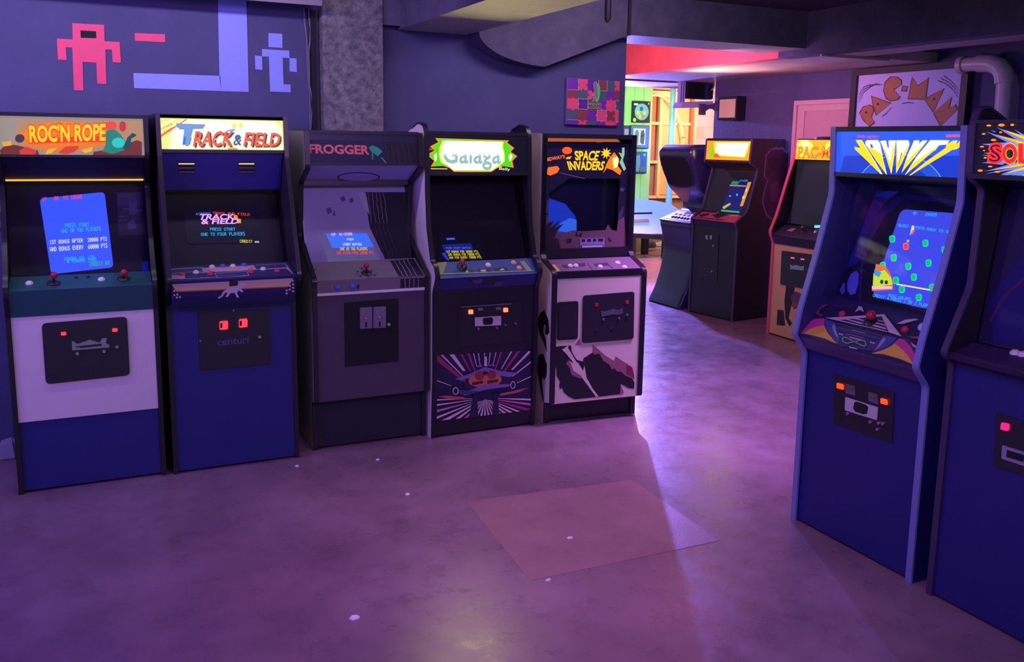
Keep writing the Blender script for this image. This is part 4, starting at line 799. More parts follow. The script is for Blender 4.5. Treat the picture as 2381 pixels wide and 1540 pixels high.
t.art('panel_print', [(DKP, z6([(300, 300), (620, 200), (1150, 240), (1700, 430), (2230, 470), (2200, 720), (2060, 1150), (1330, 960), (860, 830), (250, 640)])),
    (C(60, 52, 92), z6([(240, 640), (330, 400), (640, 400), (840, 800), (420, 690)])), (MAG, z6([(265, 635), (330, 520), (420, 440), (520, 408), (640, 405), (640, 520), (500, 560), (340, 640)])), (YEL2, z6([(320, 635), (420, 570), (530, 528), (640, 512), (690, 620), (840, 800), (640, 710), (480, 670)])),
    (C(60, 52, 92), z6([(1370, 945), (1740, 720), (1950, 720), (2090, 900), (2070, 1150), (1800, 1040)])), (MAG, z6([(1700, 800), (1800, 715), (1870, 730), (1980, 850), (2060, 1020), (2070, 1140), (1990, 1110), (1880, 920)])), (YEL2, z6([(1365, 945), (1530, 900), (1640, 850), (1725, 795), (1850, 890), (1950, 1010), (2010, 1115), (1800, 1025), (1550, 955)])),
    (SLB, z6([(640, 410), (800, 470), (870, 720), (880, 830), (760, 690), (670, 560)])), (SLL, z6([(760, 540), (800, 480), (830, 620), (870, 730), (810, 660)])), (SLB, z6([(1560, 670), (1760, 700), (1640, 830), (1370, 930), (1440, 850)])), (SLL, z6([(1560, 690), (1590, 740), (1490, 850), (1420, 890), (1470, 830)])),
    (C(66, 62, 108), z6([(810, 470), (1560, 670), (1440, 850), (1370, 910), (870, 830), (860, 700)])),
    (PNK, z6([(1080, 570), (1290, 625), (1285, 645), (1070, 590)])), (PNK, z6([(990, 625), (1260, 690), (1250, 710), (980, 645)])), (PNK, z6([(1030, 690), (1250, 745), (1230, 755), (1040, 710)])), (PNK, z6([(870, 640), (935, 655), (930, 672), (866, 656)])), (PNK, z6([(1355, 770), (1425, 790), (1418, 806), (1352, 788)])), (PNK, z6([(1020, 840), (1150, 875), (1160, 892), (1040, 868)])),
    (C(44, 38, 84), z6([(830, 500), (1530, 690), (1525, 705), (832, 520)])), (C(44, 38, 84), z6([(850, 590), (1480, 745), (1475, 760), (852, 612)])),
    (C(205, 180, 185), z6([(660, 405), (1300, 368), (1570, 350), (1840, 695), (1640, 630)])), (C(44, 40, 84), z6([(890, 440), (1310, 400), (1530, 385), (1640, 625), (1290, 540)])),
    (C(205, 180, 185), z6([(970, 430), (1020, 428), (1260, 492), (1210, 500)])), (C(205, 180, 185), z6([(1090, 420), (1150, 415), (1260, 442), (1250, 458)])), (C(205, 180, 185), z6([(1390, 505), (1600, 565), (1600, 585), (1310, 515)])), (C(205, 180, 185), z6([(1450, 478), (1590, 515), (1592, 532), (1420, 490)])), (C(205, 180, 185), z6([(1340, 545), (1620, 615), (1622, 628), (1500, 600)])), (C(205, 180, 185), z6([(1470, 440), (1560, 462), (1566, 476), (1480, 455)])),
    (C(200, 175, 180), z6([(1180, 230), (1235, 240), (1260, 320), (1190, 290), (1120, 330)])), (C(200, 175, 180), z6([(1760, 500), (1900, 440), (2050, 425), (2100, 440), (1850, 510)])), (C(150, 60, 100), z6([(500, 320), (560, 240), (680, 200), (700, 215), (590, 280), (560, 340), (640, 375), (580, 385)])), (C(150, 60, 100), z6([(1930, 700), (2020, 735), (2170, 735), (2180, 700), (2040, 700)])), (C(190, 160, 180), z6([(385, 370), (480, 372), (470, 392), (390, 388)])), (C(190, 160, 180), z6([(1980, 790), (2060, 840), (2070, 885), (2020, 860)]))])
def ring_art(pl, m, out, inn, off=0.0135, name='panel_emblem'):
    n = len(out); b = MB(); b.add([pl.L(*pl.uv(*p), off) for p in out] + [pl.L(*pl.uv(*p), off) for p in inn], [(i, (i + 1) % n, n + (i + 1) % n, n + i) for i in range(n)])
    return b.build(name, m, pl.fr.root)
GRL = C(120, 165, 120)
cl8 = []
for k in range(48):     # lazy eight on the panel lip
    a = 2 * math.pi * k / 48; X_ = math.copysign(abs(math.cos(a)) ** .8, math.cos(a)); Y_ = math.sin(2 * a)
    cl8.append(Vector((1120 + 178 * X_ + 8 * Y_, 792 + 30 * X_ + 44 * Y_)))
o8 = []; i8 = []
for k in range(48):
    t_ = (cl8[(k + 1) % 48] - cl8[k - 1]).normalized(); n_ = Vector((-t_.y, t_.x)) * 10
    o8.append(tuple(cl8[k] + n_)); i8.append(tuple(cl8[k] - n_))
ring_art(t, GRL, z6(o8), z6(i8))
joystick(t, (2027, 751), (2025, 733), r=0.02)
buttons(t, [((1958, 731), REDB), ((2104, 767), REDB)], 0.0125); buttons(t, [((2147, 761), mat('blue_white_plastic', (0.5, 0.55, 0.95, 1), 0.3))], 0.017)
cd = fp.poly('coin_door', SATIN, [(1939, 868), (2082, 912), (2076, 1032), (1937, 985)], 0.012, 0.003, bevel=0.002)
for x, y in ((1957, 898), (2059, 933.5)): fp.poly('coin_lamp', E(255, 60, 25, 2.2), [(x - 7, y - 8), (x + 7, y - 4), (x + 8, y + 8), (x - 7, y + 4)], 0.006, 0.012, cd, 0.004)
for x, y in ((1980, 899), (2033, 918)):
    k = fp.poly('coin_entry', mat('grey_steel', (0.14, 0.13, 0.2, 1), 0.4), [(x - 11, y - 7), (x + 9, y - 1), (x + 11, y + 22), (x - 11, y + 15)], 0.004, 0.007, cd)
    fp.poly('coin_flap', mat('brass_flap', (0.75, 0.55, 0.25, 1), 0.3, 1.0), [(x - 9, y - 4), (x + 9, y + 2), (x + 6, y + 7), (x - 7, y + 3)], 0.004, 0.012, k)
lab = fp.poly('emblem_plate', mat('silver_plate', (0.6, 0.52, 0.55, 1), 0.45), [(1968, 923), (2043.5, 947), (2041.5, 977), (1967, 954)], 0.003, 0.007, cd, 0.003)
fp.poly('emblem', HOLE, [(1990, 935), (1996, 934), (2016, 941), (2022, 946), (2019, 962), (2010, 963), (1992, 957), (1987, 949)], 0.001, 0.0082, lab)
for p in ((1973, 962), (2026, 981), (2045, 984), (2055, 985), (2043, 998)): disc(Plane(c, fp.L(0, 0, .003), fp.e1, fp.e2, fp.n), 'lock', CHROME, p, 0.008, 0.01, cd)
bz = c.panel('bezel', mat('black_bezel', (0.012, 0.011, 0.026, 1), 0.6), .15, 1.035, .37, 1.56, 0.01)
BB = C(44, 50, 150); BB2 = C(60, 64, 175)
def z5(pts): return [(1820 + x / 2.656, 280 + y / 2.656) for x, y in pts]
bz.art('bezel_print', [(C(24, 22, 84), z5([(420, 430), (720, 440), (560, 600), (500, 760), (480, 900), (460, 1150), (310, 1130)])), (BB, z5([(540, 432), (718, 440), (640, 500), (570, 600), (520, 720), (490, 860), (400, 920), (370, 960), (450, 700)])), (C(58, 110, 190), z5([(630, 438), (718, 440), (655, 482), (560, 470)])),
    (C(20, 18, 60), z5([(350, 985), (400, 910), (490, 880), (478, 1150), (330, 1100)])), (C(110, 120, 235), z5([(400, 1000), (420, 950), (455, 930), (472, 950), (468, 1010), (450, 1070), (420, 1080), (400, 1050)])), (C(96, 104, 215), z5([(352, 1050), (375, 1005), (388, 1010), (385, 1060), (368, 1080)])), (C(96, 104, 200), z5([(312, 1115), (330, 1085), (336, 1118)]))])
bz.poly('bezel_rim', mat('dark_blue_rim', (0.03, 0.03, 0.16, 1), 0.3), z5([(495, 780), (520, 700), (580, 590), (700, 480), (760, 455), (1095, 500), (1090, 520), (760, 490), (640, 590), (560, 720), (500, 900), (482, 1130), (470, 1140)]), 0.004, 0.004)
SCRV = E(66, 78, 232, 1.0); CY2 = E(30, 200, 245, 1.15); GRP = E(10, 205, 70, 1.1)
def pill(x, y, w, h): return [(x - w * .5, y), (x - w * .45, y - h * .35), (x - w * .15, y - h * .5), (x + w * .3, y - h * .5), (x + w * .5, y - h * .3), (x + w * .5, y + h * .2), (x + w * .35, y + h * .45), (x, y + h * .5), (x - w * .35, y + h * .45)]
pods = [(680, 735), (885, 762), (1003, 802), (690, 852), (905, 885), (780, 905), (623, 900), (815, 972), (704, 992), (928, 1036), (742, 1048), (846, 1098)]
bz.screen('monitor_screen', SCRV, z5([(735, 550), (1090, 578), (905, 1170), (555, 1088)]), [
    (CY2, '0', z5([(815, 568), (832, 569), (830, 588), (812, 586)])), (CY2, '24925', z5([(890, 575), (960, 580), (957, 598), (887, 594)])), (CY2, 'BLAST A PATH BACK TO SHIP', z5([(724, 642), (1075, 690), (1070, 708), (720, 660)])),
    (CY2, 'ROSS VALORY', z5([(664, 1075), (800, 1100), (796, 1118), (660, 1092)])), (CY2, 'CREDIT 4 PRESS 1 OR 2 PLAY', z5([(568, 1076), (905, 1138), (900, 1158), (562, 1094)]))],
    shapes=[(E(255, 240, 140, 1.1), z5([(708, 1010), (915, 1046), (914, 1055), (706, 1018)]))] + [(CY2, z5(pill(x, y, 38, 46))) for x, y in pods] + [(GRP, z5(pill(x, y, 27, 34))) for x, y in pods] + [(E(255, 120, 140, 1.1), z5(pill(768, 783, 34, 44))), (E(250, 60, 50, 1.1), z5(pill(768, 784, 24, 34))),
        (E(225, 235, 250, 1), z5([(776, 742), (788, 744), (786, 758), (776, 756)])), (E(245, 230, 180, 1), z5([(808, 655), (822, 657), (820, 682), (806, 690), (800, 712), (795, 712), (800, 684)])), (E(255, 120, 150, 1), z5([(810, 682), (822, 684), (812, 706), (804, 706)])),
        (E(240, 120, 60, 1.), z5([(585, 892), (640, 905), (672, 950), (690, 1000), (690, 1050), (560, 1060)])), (E(215, 240, 60, 1.), z5([(570, 950), (640, 930), (680, 980), (688, 1020), (600, 1030), (566, 1025)])), (E(60, 170, 220, 1.), z5([(576, 925), (620, 945), (605, 975), (574, 960)])), (E(250, 210, 200, 1.), z5([(560, 1028), (686, 1030), (684, 1046), (562, 1050)])), (E(30, 60, 90, 1.), circ(*z5([(622, 1003)])[0], 4, 5, 10)), (E(30, 60, 90, 1.), circ(*z5([(650, 1006)])[0], 4, 5, 10))], rnd=0.03)
c.panel('glass', GLASS, .075, 1.05, .165, 1.565, 0.004)
c.panel('speaker_panel', mat('dark_violet_panel', (0.03, 0.025, 0.09, 1), 0.25), .19, 1.56, .10, 1.582)
mq = c.panel('marquee', E(40, 88, 228, 1.1), .095, 1.592, .083, 1.765, 0.006, 0.02)
c.panel('marquee_retainer', BLACKV, .084, 1.574, .084, 1.592, 0.014, 0.02); c.panel('marquee_retainer', BLACKV, .072, 1.764, .072, 1.784, 0.014, 0.02)
def z9(pts): return [(1740 + x / 3.7145, 120 + y / 3.7145) for x, y in pts]
arcp = lambda r: [(1315 + r * math.cos(math.radians(a)), 1260 + r * .93 * math.sin(math.radians(a))) for a in range(-158, -21, 6)]
YL = E(255, 205, 30, 1.3); YW = E(255, 255, 225, 2.4)
Lt = {'J': [(935, 768), (985, 768), (1060, 890), (1170, 1078), (1040, 950), (930, 845), (925, 822), (965, 835), (975, 830)], 'O': [(1020, 780), (1035, 768), (1125, 768), (1142, 800), (1165, 930), (1198, 1060), (1105, 930), (1025, 810)],
      'U': [(1150, 775), (1195, 770), (1212, 850), (1230, 850), (1222, 770), (1276, 770), (1262, 900), (1240, 1050), (1195, 900)], 'R': [(1288, 770), (1385, 770), (1394, 800), (1380, 850), (1330, 960), (1285, 1045), (1286, 900)],
      'N': [(1440, 770), (1482, 770), (1478, 806), (1512, 770), (1548, 770), (1440, 910), (1335, 1040), (1390, 880)], 'E': [(1580, 768), (1735, 770), (1715, 802), (1650, 808), (1620, 850), (1600, 862), (1500, 950), (1370, 1060), (1470, 900)],
      'Y': [(1770, 772), (1810, 770), (1795, 800), (1820, 790), (1832, 772), (1862, 772), (1862, 800), (1800, 842), (1765, 848), (1600, 950), (1395, 1078), (1560, 940), (1715, 830), (1720, 805)]}
lay = [(E(24, 60, 200, 1.0), z9([(786, 1068), (830, 900), (1850, 900), (1832, 1110)])), (E(110, 170, 240, 1.0), z9(arcp(402))), (E(34, 80, 215, 1.0), z9(arcp(394))), (E(20, 60, 190, .9), z9(arcp(300))), (E(16, 45, 130, .8), z9(arcp(215)))]
for k, pts in Lt.items(): lay.append((E(255, 240, 190, 1.2), z9([(x + (x - sum(p[0] for p in pts) / len(pts)) * .06, y + (y - sum(p[1] for p in pts) / len(pts)) * .04) for x, y in pts])))
for k, pts in Lt.items(): lay.append((YL, z9(pts)))
for k, pts in Lt.items():
    if k in 'OURNE': lay.append((YW, z9([(x, y) if y < 830 else (x + (1290 - x) * 0.0 + (sum(p[0] for p in pts if p[1] < 860) / max(1, len([p for p in pts if p[1] < 860])) - x) * .22, 800 + (y - 800) * (.35 if k == 'O' else .62)) for x, y in pts])))
lay += [(E(60, 100, 200, 1.0), z9([(1060, 800), (1084, 800), (1092, 835), (1072, 832)])), (E(200, 160, 60, 1.0), z9([(1330, 868), (1346, 872), (1312, 985), (1304, 1000)]))]
lay += [(E(225, 90, 120, 1.0), z9([(1720, 716), (1858, 714), (1858, 736), (1720, 740)]))]
mq.art('lettering', lay, off=0.0018)
mq.text('lettering', E(230, 90, 130, 1.0), 'Bally', z9([(955, 718), (1028, 718), (1022, 752), (950, 750)]), 0.007)
mq.text('lettering', E(230, 80, 80, 1.0), 'MIDWAY', z9([(1040, 726), (1142, 726), (1132, 748), (1034, 748)]), 0.007, spread=0.02)

# ---- 7: cabinet cut by the right frame edge
c = Cabinet(2.845, 1.865, R90, 0.65, 'black arcade cabinet with red letters on blue and orange streaks beside blue-edged machine', RIGHT)
c.sides([(0, 0), (0, .92), (-.05, .955), (-.03, 1.0), (.06, 1.2), (.07, 1.56), (.0, 1.60), (-.01, 1.79), (.012, 1.842), (.05, 1.85), (.09, 1.832), (.16, 1.80)], [(.8, 0), (.8, 1.80)], mat('violet_black_side', (0.02, 0.016, 0.05, 1), 0.42), mat('dark_violet_moulding', (0.05, 0.035, 0.09, 1), 0.4), ew=0.024)
c.carcass(.8, (.03, .8), 1.80)
fp = c.panel('front_panel', DNAVY, .006, 0.012, .006, .92)
t = c.panel('control_panel', C(46, 26, 70), -.035, .955, .10, .99)
f = c.panel('control_panel_front', C(40, 26, 60), .0, .92, -.035, .953)
cd = fp.poly('coin_door', SATIN, [(2318, 960), (2400, 985), (2395, 1110), (2312, 1085)], 0.012, 0.004)
fp.poly('coin_lamp', E(235, 30, 110, 1.5), [(2333, 982), (2350, 986), (2348, 1002), (2331, 998)], 0.008, 0.012, cd, 0.005)
lab = fp.poly('emblem_plate', mat('grey_plate', (0.3, 0.27, 0.4, 1), 0.5), [(2333, 1035), (2400, 1056), (2397, 1088), (2331, 1066)], 0.003, 0.007, cd, 0.003)
fp.poly('emblem', HOLE, [(2345, 1046), (2385, 1058), (2383, 1074), (2343, 1062)], 0.001, 0.0082, lab)
buttons(t, [((2360, 822), WHITEB), ((2378, 826), WHITEB)], 0.014)
bz = c.panel('bezel', mat('navy_bezel', (0.018, 0.016, 0.06, 1), 0.5), .12, .99, .20, 1.56, 0.01)
bz.art('bezel_print', [(C(34, 24, 110), [(2300, 700), (2381, 590), (2420, 590), (2420, 800), (2310, 800)]), (C(90, 40, 90), [(2300, 745), (2330, 690), (2381, 645), (2381, 652), (2335, 695), (2306, 748)])])
c.panel('glass', GLASS, .105, 1.0, .175, 1.56, 0.004)
mq = c.panel('marquee', mat('unlit_black_sign', (0.012, 0.012, 0.02, 1), 0.35), -.002, 1.612, -.006, 1.788, 0.008, 0.02)
c.panel('speaker_panel', mat('dark_violet_panel', (0.03, 0.025, 0.09, 1), 0.25), .16, 1.57, .005, 1.598)
c.panel('marquee_retainer', SATIN, -.010, 1.596, -.010, 1.613, 0.014, 0.02); c.panel('marquee_retainer', SATIN, -.014, 1.788, -.014, 1.80, 0.014, 0.02)
def z8(pts): return [(2080 + x / 5.924, 240 + y / 5.924) for x, y in pts]
BLs = E(96, 140, 250, 1.0); ORs = E(255, 140, 30, 1.2); YEs = E(255, 205, 40, 1.3); REs = E(250, 45, 45, 1.1)
cxm, cym = 1900, 690
def streak(m, tip, a, b): return (m, z8([tip, a, b]))
mq.art('marquee_print', [streak(BLs, (1400, 325), (1900, 560), (1900, 640)), streak(BLs, (1270, 395), (1800, 560), (1760, 640)), streak(BLs, (1200, 565), (1700, 530), (1700, 640)), streak(BLs, (1330, 375), (1400, 390), (1380, 400)), streak(BLs, (1650, 360), (1800, 440), (1800, 480)), streak(BLs, (1205, 820), (1560, 780), (1500, 850)), streak(BLs, (1250, 940), (1700, 810), (1700, 880)), streak(BLs, (1255, 975), (1780, 850), (1780, 900)), streak(BLs, (1310, 1028), (1800, 900), (1800, 960)), streak(BLs, (1590, 1000), (1800, 940), (1800, 980)), streak(BLs, (1640, 1010), (1800, 960), (1800, 990)), streak(BLs, (1210, 710), (1330, 720), (1330, 740)),
    streak(ORs, (1490, 360), (1900, 480), (1900, 560)), streak(YEs, (1530, 375), (1900, 500), (1900, 540)), streak(ORs, (1400, 432), (1850, 540), (1800, 600)), streak(YEs, (1440, 448), (1850, 560), (1850, 585)), streak(ORs, (1280, 570), (1500, 570), (1500, 590)), streak(ORs, (1240, 688), (1340, 680), (1340, 700)), streak(ORs, (1360, 922), (1850, 800), (1800, 860)), streak(YEs, (1450, 910), (1850, 815), (1850, 840)), streak(ORs, (1490, 975), (1900, 840), (1900, 900)), streak(YEs, (1560, 960), (1900, 855), (1900, 885)), streak(ORs, (1700, 1035), (1900, 930), (1900, 980))] +
    [(ORs, z8(circ(x, y, rx, ry, 10))) for x, y, rx, ry in ((1315, 308, 34, 14), (1490, 302, 46, 20), (1640, 298, 28, 16), (1247, 424, 26, 12), (1482, 402, 22, 12), (1385, 508, 38, 16), (1225, 600, 30, 12), (1255, 652, 18, 8), (1272, 752, 24, 12), (1340, 872, 32, 12), (1204, 928, 36, 16), (1440, 946, 38, 14), (1228, 1036, 46, 16), (1500, 1030, 30, 18))])
def dil(m, body, quad, o, sp): mq.text('lettering', m, body, z8(quad), o, spread=sp)
for body, q in (('S', [(1345, 565), (1490, 565), (1490, 810), (1325, 810)]), ('O', [(1515, 570), (1705, 570), (1705, 820), (1515, 820)]), ('L', [(1745, 570), (1905, 570), (1905, 815), (1745, 815)])):
    dil(YEs if body != 'S' else REs, body, q, 0.0085, 0.075); dil(REs, body, q, 0.0095, 0.05); dil(mat('dark_red_letter', rgb(120, 20, 60), 0.5) if body == 'S' else E(235, 30, 40, 1.0), body, q, 0.0105, -0.01)

# ---- 8: yellow cabinet half hidden behind machine 6
c = Cabinet(5.55, 5.86, math.radians(-91), 0.66, 'yellow-fronted arcade cabinet with pink edge moulding and glowing yellow marquee', RIGHT)
PINKE = mat('pink_red_moulding', (0.75, 0.10, 0.16, 1), 0.4)
YLAM = mat('yellow_laminate', (0.72, 0.40, 0.18, 1), 0.5, var=0.06, scale=5)
c.sides([(0, 0), (0, .84), (-.04, .92), (-.04, .95), (.02, 1.09), (.12, 1.42), (.18, 1.60), (.20, 1.76)], [(.68, 0), (.68, 1.76)], YLAM, PINKE, ew=0.03)
c.carcass(.68, (.2, .68), 1.765)
b = MB(); b.lathe((-.05, .30, 1.76), (0, 0, 1), [(.11, 0), (.105, .014), (.07, .024), (.01, .026)], 18); b.build('top_vent_cap', SATIN, c.root, smooth=True)
fp = c.panel('front_panel', YLAM, .006, 0.012, .006, .85)
c.panel('trim_strip', BLACKV, -.004, .835, -.032, .905, 0.012)
t = c.panel('control_panel', mat('dark_control_panel', (0.035, 0.028, 0.05, 1), 0.4), -.032, .915, .13, 1.0)
cd = fp.poly('coin_door', SATIN, [(1819, 583), (1890, 592), (1884, 674), (1815.6, 661)], 0.012, 0.008, rnd=0.016)
for x, y in ((1845, 603), (1868, 606)): coin_chute(fp, [(x - 5, y - 4), (x + 5, y - 3), (x + 5, y + 9), (x - 5, y + 8)], cd); fp.poly('coin_lamp', E(255, 90, 140, 1.2), [(x - 4, y - 5), (x + 4, y - 4), (x + 4, y - 1), (x - 4, y - 2)], 0.003, 0.0125, cd)
fp.poly('emblem_plate', STEEL, [(1839, 615), (1845, 618), (1855, 616), (1863, 620), (1872, 618), (1871, 629), (1840, 626)], 0.003, 0.011, cd)
fp.art('front_print', [(C(36, 24, 36), [(1828, 664), (1848, 668), (1846, 690), (1838, 720), (1834, 740), (1842, 752), (1836, 760), (1826, 740), (1824, 700)]), (C(90, 70, 90), [(1838, 690), (1850, 678), (1866, 684), (1862, 712), (1846, 720)]), (C(40, 26, 36), [(1808, 720), (1822, 722), (1826, 758), (1806, 756)]), (C(160, 60, 60), [(1844, 700), (1856, 706), (1850, 716), (1840, 712)])])
t.art('panel_print', [(C(190, 110, 120), [(1829, 536), (1842, 531), (1851, 532), (1840, 539)]), (C(60, 60, 90), [(1840, 520), (1860, 511), (1880, 512), (1862, 523)])])
joystick(t, (1866, 538), (1866, 529), r=0.015); buttons(t, [((1896, 540), WHITEB)], 0.012)
bz = c.panel('bezel', mat('black_bezel', (0.012, 0.011, 0.026, 1), 0.6), .14, 1.01, .30, 1.57, 0.01)
bz.screen('monitor_screen', E(7, 10, 22, 1.0), [(1868, 500), (1960, 500), (1950, 545), (1862, 540)], [], [(E(120, 220, 255, 1.2), [(1895, 524), (1912, 524), (1911, 530), (1894, 530)])], rnd=0.01)
c.panel('glass', GLASS, .085, 1.02, .185, 1.575, 0.004)
mq = c.panel('marquee', E(250, 175, 35, 1.15), .178, 1.585, .195, 1.755, 0.006, 0.02)
LO = E(190, 75, 20, 1.0)
mq.art('marquee_print', [(E(255, 205, 70, 1.8), circ(1870, 345, 22, 20)), (E(255, 205, 70, 1.8), circ(1940, 345, 22, 18)), (E(255, 240, 150, 3.0), circ(1874, 334, 7, 6)),
    (E(215, 110, 25, 1.0), [(1880, 374), (1900, 371), (1900, 372.5), (1880, 376)]), (E(215, 110, 25, 1.0), [(1884, 380), (1900, 376), (1900, 377.5), (1884, 382)]), (E(215, 110, 25, 1.0), [(1928, 372), (1948, 374), (1948, 376), (1928, 374)])])
mq.text('lettering', LO, 'PAC-MAN', [(1857, 342), (1972, 342), (1966, 366), (1856, 368)], 0.004, spread=0.035)
mq.text('lettering', E(250, 165, 40, 1.15), 'PAC-MAN', [(1857, 342), (1972, 342), (1966, 366), (1856, 368)], 0.0055, spread=-0.005)

# ---- 9: black cabinet with flaring orange marquee
ang = math.radians(-82); R_ = Vector((math.cos(ang), math.sin(ang))); ctr = Vector((5.512, 7.318)) + R_ * 0.303
c = Cabinet(ctr.x, ctr.y, ang, 0.606, 'black arcade cabinet with blazing orange-white marquee and violet side graphic', RIGHT)
c.sides([(0, 0), (0, .90), (-.03, .955), (.0, .99), (.12, 1.06), (.24, 1.47), (.12, 1.53), (.14, 1.76)], [(.60, 0), (.60, 1.765)], BLACK, mat('violet_grey_moulding', (0.06, 0.045, 0.085, 1), 0.4), ew=0.02)
c.carcass(.60, (.14, .6), 1.765)
fp = c.panel('front_panel', BLACK, .006, 0.012, .006, .905)
f, t = cp_faces(c, C(170, 70, 90), BLACK, .905, .0, -.02, .965, .12, 1.03)
t.art('panel_print', [(C(40, 22, 50), [(1655, 500), (1680, 496), (1695, 500), (1668, 508)]), (C(215, 130, 130), [(1700, 499), (1722, 500), (1712, 504), (1696, 503)]), (C(40, 22, 50), [(1625, 500), (1648, 496), (1650, 500), (1630, 505)]), (C(90, 34, 70), [(1622, 505), (1690, 511), (1680, 513), (1616, 506)])])
joystick(t, (1668, 503), (1668, 495), r=0.013)
cd = fp.poly('coin_door', SATIN, [(1625, 540), (1672, 545), (1668, 655), (1624, 645)], 0.012, 0.006)
for x in (1645, 1655): fp.poly('coin_entry', STEEL, [(x - 3, 547), (x + 2, 547.5), (x + 2, 557), (x - 3, 556.5)], 0.004, 0.01, cd)
for p in ((1660, 572), (1656, 632)): disc(Plane(c, fp.L(0, 0, .006), fp.e1, fp.e2, fp.n), 'lock', STEEL, p, 0.011, 0.012, cd)
bz = c.panel('bezel', mat('black_bezel', (0.012, 0.011, 0.026, 1), 0.6), .13, 1.03, .30, 1.48, 0.01)
bz.screen('monitor_screen', E(16, 22, 110, 1.0), [(1705, 418), (1750, 421), (1720, 496), (1676, 492)], [(E(40, 210, 190, 1.0), 'HI-SCORE', [(1722, 419), (1740, 419), (1739, 423), (1721, 423)])],
    [(E(20, 150, 80, 1.), [(1704, 422), (1720, 422), (1716, 430), (1700, 429)]), (E(200, 140, 60, 1.), [(1698, 430), (1736, 432), (1735, 435), (1697, 433)]), (E(60, 180, 90, 1.), [(1678, 488), (1720, 492), (1719, 496), (1677, 492)]), (E(200, 190, 60, 1.), [(1680, 482), (1698, 472), (1700, 476), (1684, 487)]), (E(70, 190, 190, 1), [(1713, 451), (1717, 451), (1716, 456), (1712, 456)]), (E(230, 160, 50, 1), [(1740, 424), (1748, 424), (1728, 480), (1721, 480)]), (E(220, 230, 140, 1), [(1735, 440), (1740, 440), (1737, 447), (1733, 446)]), (E(220, 230, 140, 1), [(1728, 456), (1734, 456), (1731, 463), (1726, 462)]), (E(150, 200, 160, 1), [(1697, 455), (1701, 455), (1700, 458), (1696, 458)])], rnd=0.01)
c.panel('glass', GLASS, .11, 1.045, .225, 1.475, 0.004)
c.panel('speaker_panel', BLACK, .22, 1.48, .13, 1.535)
mq = c.panel('marquee', E(255, 150, 30, 1.25), .125, 1.555, .135, 1.74, 0.006, 0.018)
mq.art('marquee_print', [(E(255, 225, 60, 1.8), [(1660, 331), (1744, 331), (1732, 366), (1664, 362), (1662, 350)]), (E(255, 225, 170, 15.0), [(1667, 333), (1740, 333), (1737, 345), (1729, 364), (1668, 358), (1666, 345)]), (E(60, 215, 20, 1.2), [(1654, 347), (1660, 346), (1660, 357), (1656, 365), (1650, 365)]), (E(245, 90, 40, 1.1), [(1660, 358), (1668, 356), (1676, 366), (1659, 366)]), (E(170, 210, 50, 1.2), [(1736, 350), (1740, 348), (1734, 365), (1731, 364)])])
sd = c.flank(c.w / 2, 1)
sd.art('side_print', [(C(120, 84, 130), [(1776, 400), (1780, 360), (1792, 346), (1806, 341), (1812, 345), (1820, 341), (1824, 348), (1836, 356), (1838, 368), (1832, 420), (1820, 490), (1812, 512), (1796, 514), (1780, 500), (1771, 470), (1776, 440), (1784, 418), (1776, 412)]), (C(62, 28, 66), [(1779, 400), (1783, 362), (1794, 349), (1818, 347), (1833, 360), (1834, 372), (1828, 420), (1816, 490), (1808, 508), (1797, 510), (1783, 496), (1775, 470), (1779, 442), (1787, 420), (1779, 410)]), (C(90, 44, 90), [(1790, 430), (1806, 420), (1816, 440), (1806, 470), (1792, 468)]), (C(40, 20, 52), [(1786, 370), (1800, 360), (1812, 372), (1804, 396), (1790, 396)])])

# ---- 10: curvy moulded cabinet
root = thing('arcade_cabinet', (5.46, 7.725, 0), 'curvy moulded black arcade cabinet with hollow rounded head and white button plate', 'arcade cabinet', R90, RIGHT)
c = Frame(root, (5.46, 7.725, 0), R90); c.w = .57
prof = fillet([(0, 0), (.09, .16), (.165, .40), (.185, .60), (.155, .76), (.115, .885), (.40, 1.0), (.42, 1.07), (.33, 1.15), (.215, 1.245), (.075, 1.57), (.075, 1.64), (.12, 1.69), (.22, 1.70), (.50, 1.705), (.66, 1.69), (.74, 1.6), (.76, 1.3), (.68, 1.0), (.62, .6), (.66, .2), (.72, 0)], 0.05, 3)
CUR = mat('black_gelcoat', (0.02, 0.018, 0.075, 1), 0.3, var=0.3, scale=200, coat=0.4)
def loft(name, sections, m, parent):
    b = MB(); n = len(prof); vs = []
    for u, k in sections:
        cd_ = sum(p[0] for p in prof) / n; cz_ = sum(p[1] for p in prof) / n
        for i, (d, z) in enumerate(prof):
            a = Vector(prof[i - 1]); e = Vector(prof[(i + 1) % n]); t_ = (e - a).normalized(); nn = Vector((-t_.y, t_.x))
            zz = z + nn.y * -k if z > 0.02 else z
            vs.append((u, d - nn.x * k, max(0, zz)))
    fs = [tuple(range(n)), tuple(range((len(sections) - 1) * n, len(sections) * n))]
    for s_ in range(len(sections) - 1):
        for i in range(n): fs.append((s_ * n + i, s_ * n + (i + 1) % n, (s_ + 1) * n + (i + 1) % n, (s_ + 1) * n + i))
    b.add(vs, fs); return b.build(name, m, parent, smooth=True)
loft('body', [(-.285, .03), (-.278, .014), (-.26, .004), (-.235, 0), (.235, 0), (.26, .004), (.278, .014), (.285, .03)], CUR, root)
hd = c.plane(.212, 1.252, .078, 1.563)
op = [(-.225, .03), (-.10, .0), (.10, .0), (.225, .03), (.255, .18), (.245, .33), (.20, .36), (-.20, .36), (-.245, .33), (-.255, .18)]
def ringplate(pl, name, m, q0, q1, o0, o1, parent):
    n = len(q0); b = MB(); b.add([pl.L(*p, o0) for p in q0] + [pl.L(*p, o1) for p in q1], [(i, (i + 1) % n, n + (i + 1) % n, n + i) for i in range(n)]); return b.build(name, m, parent, smooth=True)
